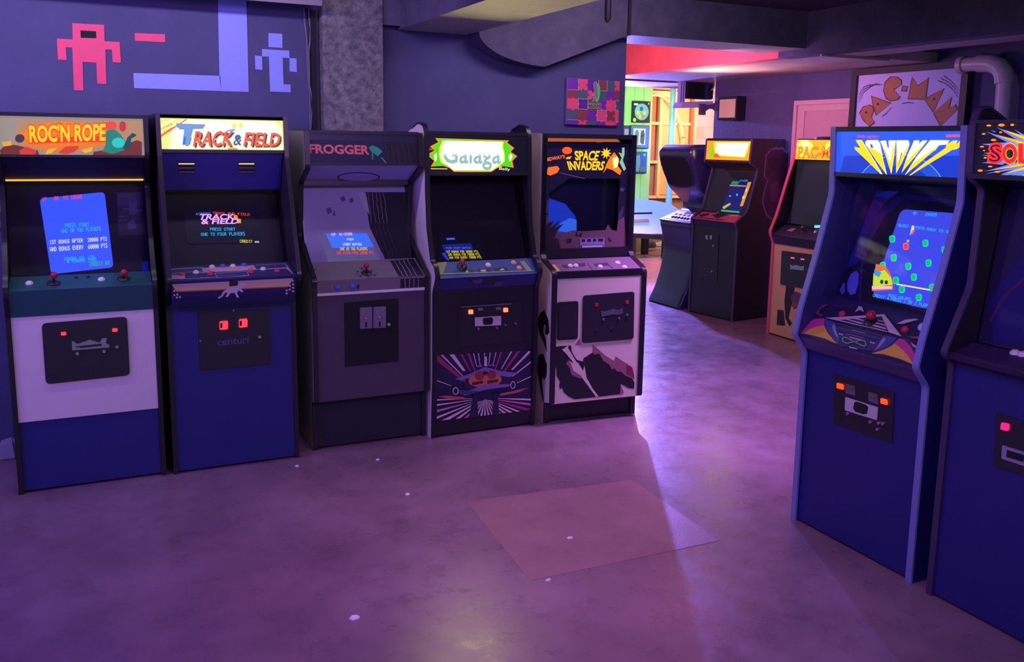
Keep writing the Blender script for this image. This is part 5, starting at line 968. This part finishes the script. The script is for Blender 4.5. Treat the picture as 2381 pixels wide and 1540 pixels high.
q0 = fillet(op, .05, 4); q1 = [(u * .95, .18 + (v - .18) * .94) for u, v in q0]
b = MB(); b.prism([hd.L(u, v, -.04) for u, v in q0], [hd.L(u, v, .010) for u, v in q0]); rim = b.build('head_rim', CUR, root)
b = MB(); b.prism([hd.L(u, v, .0) for u, v in q1], [hd.L(u, v, .013) for u, v in q1]); scr_ = b.build('smoked_screen', mat('smoked_acrylic', (0.012, 0.008, 0.018, 1), 0.12), root)
t2 = c.plane(.125, .892, .385, .998)
pltop = t2.slab('button_plate_frame', BLACKV, -.27, .27, .0, .27, 0.02, 0.006)
pw_ = t2.slab('button_plate', mat('white_plate', (0.42, 0.42, 0.7, 1), 0.5), -.235, .235, .03, .235, 0.004, 0.010)
for k in range(5): t2.slab('button_row', HOLE, -.17 + .075 * k, -.14 + .075 * k, .13, .16, 0.004, 0.014, parent=pw_)
for k in range(2):
    b = MB()
    for cu_ in (-.12, -.07, -.02) if k == 0 else (.04, .09, .14): b.lathe(t2.L(cu_, .075, .008), t2.n, [(.02, 0), (.02, .008), (.012, .012)], 10)
    b.build('round_buttons', HOLE, pw_)
t2.slab('display_window', mat('dark_purple_window', (0.08, 0.03, 0.09, 1), 0.3), -.06, .06, .18, .225, 0.004, 0.013, parent=pw_)

# ------------------------------------------------------------------ things on the walls
WB = Frame(None, (0, 0, 0), 0); wp = Plane(WB, (0, 5.47, 0), (1, 0, 0), (0, 0, 1), (0, -1, 0))
PKT = mat('hot_pink_tape', (0.95, 0.07, 0.19, 1), 0.6, var=0.03, scale=3); BLT = mat('sky_blue_tape', (0.30, 0.34, 0.92, 1), 0.6, var=0.03, scale=3)
def plates(name, m, rects, label, cat, group=None, th=0.004):
    b = MB()
    for q in rects: uv = [wp.uv(*p) for p in q]; b.prism([wp.L(u, v, 0.0005) for u, v in uv], [wp.L(u, v, th) for u, v in uv])
    return tag(b.build(name, m, recentre=True), label, cat, group)
# plain blocky figures of tape (generic stand-ins), one closed outline each
o = plates('tape_figure', PKT, [[(168, 54), (242, 58), (243, 96), (278, 98), (281, 146), (262, 145), (260, 116), (245, 115), (247, 196), (226, 195), (224, 146), (192, 144), (194, 211), (172, 210), (168, 111), (153, 110), (155, 140), (135, 139), (132, 90), (169, 92)]], 'hot pink blocky tape figure on the wall above the orange marquee', 'wall decal')
b = MB(); uv = [wp.uv(*p) for p in [(187, 71), (223, 73), (224, 89), (188, 88)]]; b.prism([wp.L(u, v, .004) for u, v in uv], [wp.L(u, v, .0055) for u, v in uv])
e = b.build('visor_slot', HOLE); e.parent = o; e.matrix_parent_inverse = Matrix.Translation(-o.location)
plates('tape_dash', PKT, [[(313, 77), (383.5, 80), (384, 98.5), (314, 95)]], 'short hot pink tape dash on the wall beside the pink figure', 'wall decal')
plates('tape_bar', BLT, [[(310, 170), (512, 176.5), (514, 212), (312, 205)]], 'long horizontal sky blue tape bar above the sports marquee', 'wall decal')
plates('tape_bar', BLT, [[(506, -30), (572, -30), (578, 214), (514, 212), (510, 176)]], 'tall vertical sky blue tape bar rising to the ceiling', 'wall decal')
plates('tape_figure', BLT, [[(624, 77), (656, 79), (656.5, 111.5), (624, 109.5)], [(609, 114), (672, 118), (673, 135), (657, 134.5), (659, 196), (675.5, 197), (675.5, 215), (628, 213), (625, 132), (609, 131)], [(592.5, 129), (609, 131), (610, 163), (593.5, 161)], [(673, 135), (689, 136), (690, 168), (673, 166)]], 'sky blue blocky tape person on the wall beside the column', 'wall decal')
# cables hanging beside the column
def wallcable(pts, r, label, gap):
    q = [wp.P(p, gap) for p in pts]; b = MB(); b.tube(q, r, 7); return tag(b.build('cable', mat('grey_cable', rgb(105, 95, 125), 0.5), smooth=True, recentre=True), label, 'cable')
wallcable([(706, 20), (707, 50), (711, 80), (713, 110), (714, 150), (716, 190), (719, 220), (720, 250), (720, 320)], 0.0065, 'straighter grey cable running down the wall beside the column', 0.012)
wallcable([(715, 22), (716, 45), (719, 70), (718, 95), (715, 120), (716, 150), (717, 200), (722, 225), (724, 245), (721, 275), (719, 320)], 0.005, 'thin wavy grey cable bowing out toward the speckled column', 0.034)
b = MB(); b.box(1.245, 1.275, 5.42, 5.47, 0.9, 2.45); tag(b.build('gap_shade', HOLE, recentre=True), 'dark strip in place of the shaded gap between the cables and the column', 'gap_shade')  # dark strip painted in for the shade of the gap beside the column
# small pipe stub under the bulkhead
b = MB(); b.lathe((3.21, 5.292, 2.50), (0, 0, 1), [(.006, 0), (.022, .02), (.022, .2)], 12); tag(b.build('pipe_stub', mat('dark_pipe', rgb(40, 36, 52), 0.6), smooth=True, recentre=True), 'short dark pipe stub hanging by the bulkhead corner', 'pipe')

# jigsaw painting
root = thing('painting', (3.205, 5.468, 1.825), 'square jigsaw-patterned painting with green pickle and lettering high on the back wall', 'painting')
pf = Frame(root, (3.205, 5.468, 1.825), 0)
pp = Plane(pf, (0, -.026, 0), (1, 0, 0), (0, 0, 1), (0, -1, 0))
def zp(pts): return [(1300 + x / 10.27, 160 + y / 10.27) for x, y in pts]
pp.poly('canvas', C(120, 90, 150), zp([(185, 215), (1450, 300), (1405, 1365), (165, 1325)]), 0.024, 0.0)
pu = C(122, 40, 165); pk = C(255, 80, 120); gy = C(82, 96, 112); br = C(150, 62, 76); vi = C(104, 30, 150); ln = C(205, 205, 190)
G = [[pu, pk, vi, br, gy, pk], [br, gy, pk, gy, pu, br], [pk, vi, gy, pu, pk, gy], [gy, br, pu, pk, br, pk], [pu, pk, gy, pu, pk, pu]]
xs0 = [205, 455, 690, 935, 1140, 1330, 1445]; xs1 = [180, 440, 660, 880, 1110, 1330, 1405]; ysL = [225, 500, 705, 950, 1215, 1325]; ysR = [300, 545, 765, 1015, 1265, 1362]
def gp_(i, j):
    t_ = j / 5; x = xs0[i] * (1 - t_) + xs1[i] * t_; a = (x - 200) / 1220; return (x, ysL[j] * (1 - a) + ysR[j] * a)
lay = []
for j in range(5):
    for i in range(6): lay.append((G[j][i], zp([gp_(i, j), gp_(i + 1, j), gp_(i + 1, j + 1), gp_(i, j + 1)])))
random.seed(3)
for j in range(5):
    for i in range(6):
        x, y = [(a + b_) / 2 for a, b_ in zip(gp_(i, j), gp_(i, j + 1))]
        if 0 < i: lay.append((G[j][i - 1] if (i + j) % 2 else G[j][i], zp(circ(x + (14 if (i + j) % 2 else -14), y, 24, 26, 10))))
        x, y = [(a + b_) / 2 for a, b_ in zip(gp_(i, j), gp_(i + 1, j))]
        if 0 < j: lay.append((G[j - 1][i] if (i + j) % 2 else G[j][i], zp(circ(x, y + (14 if (i + j) % 2 else -14), 26, 24, 10))))
def edge(a, b_, w=5):
    d = Vector((b_[0] - a[0], b_[1] - a[1])).normalized(); n = Vector((-d.y, d.x)) * w
    return (ln, zp([(a[0] + n.x, a[1] + n.y), (b_[0] + n.x, b_[1] + n.y), (b_[0] - n.x, b_[1] - n.y), (a[0] - n.x, a[1] - n.y)]))
for (a, b_) in [((0, 1), (1, 1)), ((1, 0), (1, 1)), ((3, 0), (3, 1)), ((3, 1), (4, 1)), ((4, 0), (4, 1)), ((1, 2), (2, 2)), ((1, 2), (1, 3)), ((2, 2), (2, 3)), ((1, 3), (2, 3)), ((5, 2), (5, 3)), ((5, 2), (6, 2)), ((5, 3), (6, 3)), ((3, 3), (4, 3)), ((3, 3), (3, 4)), ((4, 3), (4, 4)), ((3, 4), (4, 4)), ((0, 4), (1, 4)), ((5, 4), (6, 4))]: lay.append(edge(gp_(*a), gp_(*b_)))
GRN2 = C(70, 235, 90); WN = C(140, 120, 140); OU = C(150, 190, 150)
lay += [(OU, zp([(800, 370), (830, 310), (880, 305), (900, 340), (910, 480), (905, 600), (860, 660), (880, 790), (775, 785), (820, 670), (835, 560), (815, 470)])), (WN, zp([(808, 380), (835, 318), (875, 313), (892, 345), (902, 480), (895, 590), (850, 650), (865, 790), (790, 785), (832, 670), (845, 560), (822, 470)])),
    (GRN2, zp([(888, 370), (905, 352), (940, 370), (965, 440), (965, 600), (945, 720), (915, 795), (865, 795), (890, 690), (912, 590), (912, 470)])), (C(200, 190, 110), zp([(755, 630), (795, 610), (830, 640), (800, 655)]))]
pp.art('picture_print', lay, off=0.0006, step=0.00006)
OG = C(235, 170, 110)
pp.text('lettering', OG, 'WIENERS', zp([(680, 805), (1000, 820), (995, 885), (675, 875)]), 0.008, spread=0.005)
pp.text('lettering', OG, '& LOSERS', zp([(670, 890), (995, 900), (990, 970), (665, 955)]), 0.008, spread=0.005)

# right wall things
rp = Plane(RW, (0, 0, 0), (1, 0, 0), (0, 0, 1), (0, -1, 0))
root = thing('wall_picture', (6.249, 7.635, 1.96), 'small deep black box frame with pale tan face on the right wall', 'picture', R90)
b = MB(); b.box(-.155, .155, -.12, 0, .0, .245); b.build('box_frame', BLACK, root, bevel=.004)
b = MB(); b.box(-.12, .135, -.126, -.118, .025, .215); b.build('face_panel', mat('tan_panel', (0.8, 0.72, 0.4, 1), 0.6, var=.1), root)
# framed sign with cut-out letters
root = thing('wall_sign', (6.204, 5.40, 1.70), 'black-framed cartoon lettering board on the right wall above the blue-edged machine', 'sign', R90)
pf = Frame(root, (6.204, 5.40, 1.70), R90)
sp_ = Plane(pf, (0, -.02, 0), (1, 0, 0), (0, 0, 1), (0, -1, 0))
b = MB(); b.box(-.585, .585, -.045, 0, .62, .672); b.box(-.585, .585, -.045, 0, -.0, .055); b.box(-.585, -.525, -.045, 0, .055, .62); b.box(.525, .585, -.045, 0, .055, .62); b.build('frame', mat('black_painted_frame', (0.02, 0.018, 0.03, 1), 0.5), root)
b = MB(); b.box(-.525, .525, -.02, -.002, .055, .62); b.build('board', mat('white_card', (0.5, 0.5, 0.85, 1), 0.6, var=.04), root)
def zs_(pts): return [(1740 + x / 3.7145, 120 + y / 3.7145) for x, y in pts]
BRN = C(96, 44, 66); TANL = C(170, 118, 78); INK = C(40, 26, 50)
lets = {'P': [(965, 535), (1000, 480), (1040, 462), (1075, 480), (1080, 520), (1060, 560), (1090, 610), (1040, 645), (1000, 590)], 'A': [(1068, 385), (1230, 450), (1110, 548), (1085, 470)], 'C': [(1320, 250), (1280, 222), (1235, 220), (1185, 270), (1172, 330), (1195, 400), (1240, 425), (1290, 410), (1310, 385), (1255, 325), (1322, 290)],
        'hy': [(1340, 300), (1372, 305), (1362, 340), (1326, 335)], 'M': [(1422, 225), (1470, 300), (1555, 228), (1530, 410), (1385, 405)], 'A2': [(1690, 320), (1605, 520), (1525, 415)], 'N': [(1605, 525), (1755, 395), (1730, 495), (1785, 460), (1808, 500), (1665, 640)]}
lay = []
for k, p in lets.items():
    cx_ = sum(q[0] for q in p) / len(p); cy_ = sum(q[1] for q in p) / len(p)
    lay.append((BRN, zs_([(x + (8 if x > cx_ else -8), y + (8 if y > cy_ else -6)) for x, y in p])))
for k, p in lets.items(): lay.append((TANL, zs_(p)))
for x, y in ((1020, 525), (1122, 455), (1608, 410)): lay.append((INK, zs_(circ(x, y, 10, 11, 10))))
def swoosh(pts, w=3):
    return (INK, zs_([(x, y - w) for x, y in pts] + [(x, y + w) for x, y in pts[::-1]]))
for k in range(3): lay.append(swoosh([(958, 430 - 34 * k + 10), (1000, 350 - 22 * k), (1060, 305 - 10 * k), (1110 + 22 * k, 275 + 6 * k)])); lay.append(swoosh([(1640 + 25 * k, 250 - 20 * k), (1710 + 20 * k, 280 - 15 * k), (1770 + 12 * k, 330 - 15 * k), (1812 + k, 395 - 30 * k)]))
lay.append(swoosh([(1330, 450), (1380, 440), (1430, 445)])); lay.append(swoosh([(1160, 560), (1200, 530), (1240, 480)]))
sp_.art('lettering', lay, off=0.001)
# white plastic pipe with elbow
P_ = mat('white_pvc_pipe', (0.55, 0.5, 0.55, 1), 0.35, var=.05)
root = thing('waste_pipe', (6.13, 4.45, 0), 'pale plastic waste pipe bending down the right wall at the frame edge', 'pipe')
pts = [(6.12, 4.86, 2.335), (6.12, 4.70, 2.335), (6.12, 4.60, 2.33), (6.12, 4.53, 2.30), (6.12, 4.49, 2.25), (6.12, 4.475, 2.18), (6.12, 4.47, 2.0), (6.12, 4.47, 0.0)]
pts = [Vector(p) - Vector((6.13, 4.45, 0)) for p in pts]
b = MB(); b.tube(pts, 0.055, 14); b.build('pipe_run', P_, root, smooth=True)
b = MB(); b.tube(pts[1:6], 0.067, 14); b.build('elbow', P_, root, smooth=True)
b = MB(); b.tube([Vector((-.01, .41, 2.335)), Vector((-.01, .37, 2.335))], 0.068, 14); b.build('coupling', P_, root, smooth=True)

# television on a bracket at the wall end
root = thing('television', (6.2, 8.24, 2.10), 'black boxy television on a blue-lit bracket at the end of the right wall', 'television')
TBL = mat('blue_white_metal', (0.5, 0.55, 0.8, 1), 0.4)
b = MB(); b.box(-.19, .185, -.04, .08, .10, .28); b.build('casing', BLACK, root, bevel=.01)
b = MB(); b.box(-.165, .165, -.046, -.03, .115, .268); b.build('screen', mat('dark_screen_glass', (0.01, 0.01, 0.014, 1), 0.1), root)
b = MB(); b.box(-.262, -.196, -.03, .02, .06, .28); sb_ = b.build('side_bracket', TBL, root)
for k in range(2):
    b = MB(); b.box(-.252 + .03 * k, -.246 + .03 * k, -.034, -.03, .065, .275); b.build('bracket_slot', mat('deep_blue_plastic', (0.03, 0.05, 0.4, 1), 0.4), sb_)
b = MB(); b.hexa([(-.27, -.07, -.005), (.17, -.07, .015), (.17, .1, .015), (-.27, .1, -.005)], [(-.245, -.05, .06), (.18, -.05, .085), (.18, .1, .085), (-.245, .1, .06)]); b.build('tray', TBL, root, bevel=.006)
b = MB(); b.box(-.025, .035, -.11, -.06, -.075, .045); b.build('bracket_post', mat('grey_brown_arm', rgb(95, 75, 80), .5), root)
b = MB(); top = [(.03, .03), (.09, .035), (.15, .05), (.19, .07)]; bot = [(.19, -.03), (.15, -.005), (.09, -.005), (.03, -.04)]
b.prism([(x, -.10, z) for x, z in top + bot], [(x, -.07, z) for x, z in top + bot]); b.build('bracket_arm', MATS['grey_brown_arm'], root)
b = MB(); b.tube([(.165, -.05, .30), (.165, -.06, .26), (.15, -.07, .225), (.12, -.065, .20)], .012, 8); b.build('cord', CHROME, root, smooth=True)

# framed pictures on the green wall
def frame_pic(x, z, w, h, label, layers, fm):
    root = thing('framed_picture', (x, 12.085, z), label, 'picture', 0, 'framed pictures on the green panelled wall')
    b = MB(); b.box(-w / 2, w / 2, -.03, 0, 0, h); b.build('frame', fm, root, bevel=.004)
    pf = Frame(root, (x, 12.085, z), 0); pl = Plane(pf, (0, -.03, h / 2), (1, 0, 0), (0, 0, 1), (0, -1, 0))
    mats = []; bb = MB()
    for k, (m, q) in enumerate(layers):
        if m not in mats: mats.append(m)
        bb.add([pl.L(u * w / 2, v * h / 2, .001 + .0004 * k) for u, v in q], [tuple(range(len(q)))], mats.index(m))
    bb.build('picture_print', mats, root)
cc = lambda x, y, r, ry=None, n=16: [(x + r * math.cos(2 * math.pi * k / n), y + (ry or r) * math.sin(2 * math.pi * k / n)) for k in range(n)]
sq = lambda a, b_, c_, d: [(a, b_), (c_, b_), (c_, d), (a, d)]
INKB = C(36, 24, 60); SKYB = C(110, 170, 240); GLD = C(220, 190, 60)
frame_pic(7.985, 2.03, .34, .335, 'dark square frame with a pale blue disc and yellow spots, topmost on the green wall', [(INKB, sq(-.95, -.95, .95, .95)), (SKYB, cc(.05, 0, .78)), (C(60, 80, 130), cc(.0, .28, .2)), (GLD, cc(-.35, -.1, .2)), (GLD, cc(.35, -.1, .2)), (GLD, cc(-.12, -.45, .17)), (C(190, 120, 110), cc(.2, -.42, .16)), (C(200, 215, 50), cc(-.72, -.76, .18)), (C(210, 210, 230), sq(-.85, .6, -.4, .78)), (C(150, 180, 90), sq(.7, .68, .86, .9))], INKB)
frame_pic(7.975, 1.625, .355, .365, 'blue-mounted frame with two figures in white, second down on the green wall', [(C(96, 110, 220), sq(-.93, -.93, .93, .93)), (C(205, 205, 235), sq(-.68, -.7, .6, .72)), (C(120, 120, 190), [(-.6, -.6), (-.5, .5), (-.25, .62), (-.1, .3), (-.2, -.65)]), (C(90, 84, 150), [(.05, -.4), (.1, .5), (.4, .6), (.52, .2), (.45, -.66), (.2, -.6)]), (C(60, 60, 120), sq(.1, .0, .4, .18))], C(52, 60, 130))
frame_pic(7.955, 1.235, .35, .34, 'dark blue misty frame, lowest on the green wall', [(C(60, 84, 190), sq(-.94, -.94, .94, .94)), (C(110, 140, 225), [(-.7, -.8), (-.3, .6), (.2, .7), (.3, -.1), (.1, -.85)]), (C(80, 110, 160), sq(.2, -.85, .9, -.4)), (C(130, 150, 220), cc(.7, .7, .14))], C(34, 44, 100))
frame_pic(7.66, 1.62, .25, .36, 'dark violet frame half hidden by the wall corner on the green wall', [(C(70, 50, 130), sq(-.92, -.95, .92, .95)), (C(150, 140, 220), sq(.2, -.6, .8, .7))], INKB)
# bent light tube over the plywood
def far(px, py, y): 
    d = RT * ((px - 1190.5) / F_PX) + DN * ((py - Y0_PX) / F_PX) + fw; t_ = y / d.y; return CAM + d * t_
pts = [far(x, y, 12.86) for x, y in [(1508, 221), (1525, 221), (1541, 226), (1557, 238), (1570, 255), (1580, 275), (1586, 300), (1589, 320), (1588, 345), (1584, 420)]]
b = MB(); b.tube(pts, 0.013, 8); o = b.build('light_tube', E(255, 225, 150, 1.2), smooth=True, recentre=True); tag(o, 'bent glowing tube arching across the plywood wall', 'light')
cl = MB(); 
for p in (pts[3], pts[7]): cl.lathe(p - Vector((0, .02, 0)), (0, 1, 0), [(.02, 0), (.02, .05)], 8)
e = cl.build('clip', STEEL, o); e.matrix_parent_inverse = Matrix.Translation(-o.location)
# cream post stub, bench, clutter
b = MB(); b.box(8.16, 8.42, 12.5, 12.72, 0, 1.02); tag(b.build('cream_box', mat('cream_box', rgb(250, 205, 165), 0.6), recentre=True, bevel=.006), 'cream upright box standing between green wall and plywood', 'box')
root = thing('lounge_bench', (7.55, 11.1, 0), 'white-backed bench on a black frame in the far room', 'bench')
WBK = mat('white_bench_back', (0.55, 0.78, 0.95, 1), 0.45, var=.03)
b = MB(); outl = fillet([(-.42, .36), (.12, .375), (.66, .335), (.60, .72), (.47, .80), (.2, .855), (-.28, .89), (-.42, .88)], .03, 3)
b.prism([(x, -.10 + (z - .36) * .5, z) for x, z in outl], [(x, -.06 + (z - .36) * .5, z) for x, z in outl]); b.build('backrest', WBK, root)
b = MB(); b.hexa([(-.42, -.14, .335), (.30, -.16, .275), (.30, -.08, .275), (-.42, -.06, .335)], [(-.42, -.14, .40), (.30, -.16, .355), (.30, -.08, .355), (-.42, -.06, .40)]); b.build('frame_rail', BLACK, root)
for x, y in ((.24, -.13), (-.36, -.13), (.24, .42), (-.36, .42)):
    b = MB(); b.box(x - .045, x + .045, y - .04, y + .04, 0.0, .34); b.build('leg', BLACK, root)
b = MB(); b.box(-.02, .24, .30, .38, .27, .335); b.build('frame_stay', BLACK, root)
b = MB(); b.box(-.42, -.02, -.13, -.09, .675, .70); b.build('armrest', BLACK, root)
b = MB(); b.box(-.40, -.37, -.12, -.09, .38, .68); b.build('armrest_post', BLACK, root)
b = MB(); b.lathe((0, 0, 0), (0, 0, 1), [(.10, 0), (.105, .05), (.09, .10), (.06, .13), (.02, .14)], 14); o = b.build('shoulder_bag', mat('dark_bag_fabric', (0.03, 0.02, 0.03, 1), 0.8), smooth=True); o.scale = (2.0, 1.0, .95); o.location = (8.30, 12.26, 0); tag(o, 'dark slumped bag on the floor beneath the white bench', 'bag')
b = MB(); b.prism([(-.14, -.05, 0), (.13, -.05, 0), (.15, -.05, .05), (.06, -.05, .075), (-.03, -.05, .12), (-.13, -.05, .11)], [(-.14, .05, 0), (.13, .05, 0), (.15, .05, .05), (.06, .05, .075), (-.03, .05, .12), (-.13, .05, .11)]); o = b.build('shoe', mat('tan_leather', (0.65, 0.45, 0.3, 1), .6), bevel=.015, smooth=True); o.location = (8.66, 12.25, 0); o.rotation_euler = (0, 0, 2.6); tag(o, 'pale tan shoe on the floor beside the dark bag', 'shoe')
b = MB(); b.lathe((7.87, 11.35, 0.0), (0, 0, 1), [(.10, .0), (.10, .004), (.085, .006), (.02, .006)], 18); tag(b.build('floor_drain', mat('drain_cover', rgb(110, 70, 70), .5), recentre=True), 'round floor drain cover in front of the white bench', 'drain')

b = MB(); b.hexa([(-.05, -.03, 0), (.05, -.03, 0), (.05, .03, 0), (-.05, .03, 0)], [(-.035, -.02, .10), (.04, -.02, .12), (.04, .02, .12), (-.035, .02, .10)]); o = b.build('cable_plug', mat('grey_plug', rgb(150, 140, 165), .6), bevel=.012); o.location = (-.462, 5.19, 0); tag(o, 'grey plug block on the floor left of the white-fronted machine', 'plug')
# scraps on the floor
SCR = mat('white_paper', (0.8, 0.78, 0.85, 1), .6)
for (x, y, s_, lab_) in [(.911, 4.49, .012, 'white paper scrap on the floor close to the blue machine'), (1.327, 4.416, .009, 'white speck on the floor in front of the grey-brown machine'), (1.323, 3.905, .011, 'white scrap on open floor, between machine row and floor patch'), (1.811, 3.166, .012, 'thin white sliver lying on the reddish floor patch'), (.783, 2.906, .016, 'largest pale crumb on the open floor in the lower left'), (1.55, 2.87, .010, 'pale crumb at the near edge of the reddish floor patch')]:
    b = MB(); n = 6; ring = [(x + s_ * random.uniform(.6, 1.2) * math.cos(k * 2 * math.pi / n) * 1.3, y + s_ * random.uniform(.5, 1.1) * math.sin(k * 2 * math.pi / n)) for k in range(n)]
    b.prism([(px, py, .0005) for px, py in ring], [(x + (px - x) * .7, y + (py - y) * .7, .006) for px, py in ring]); tag(b.build('paper_scrap', SCR, recentre=True), lab_, 'scrap', 'scraps on the floor')
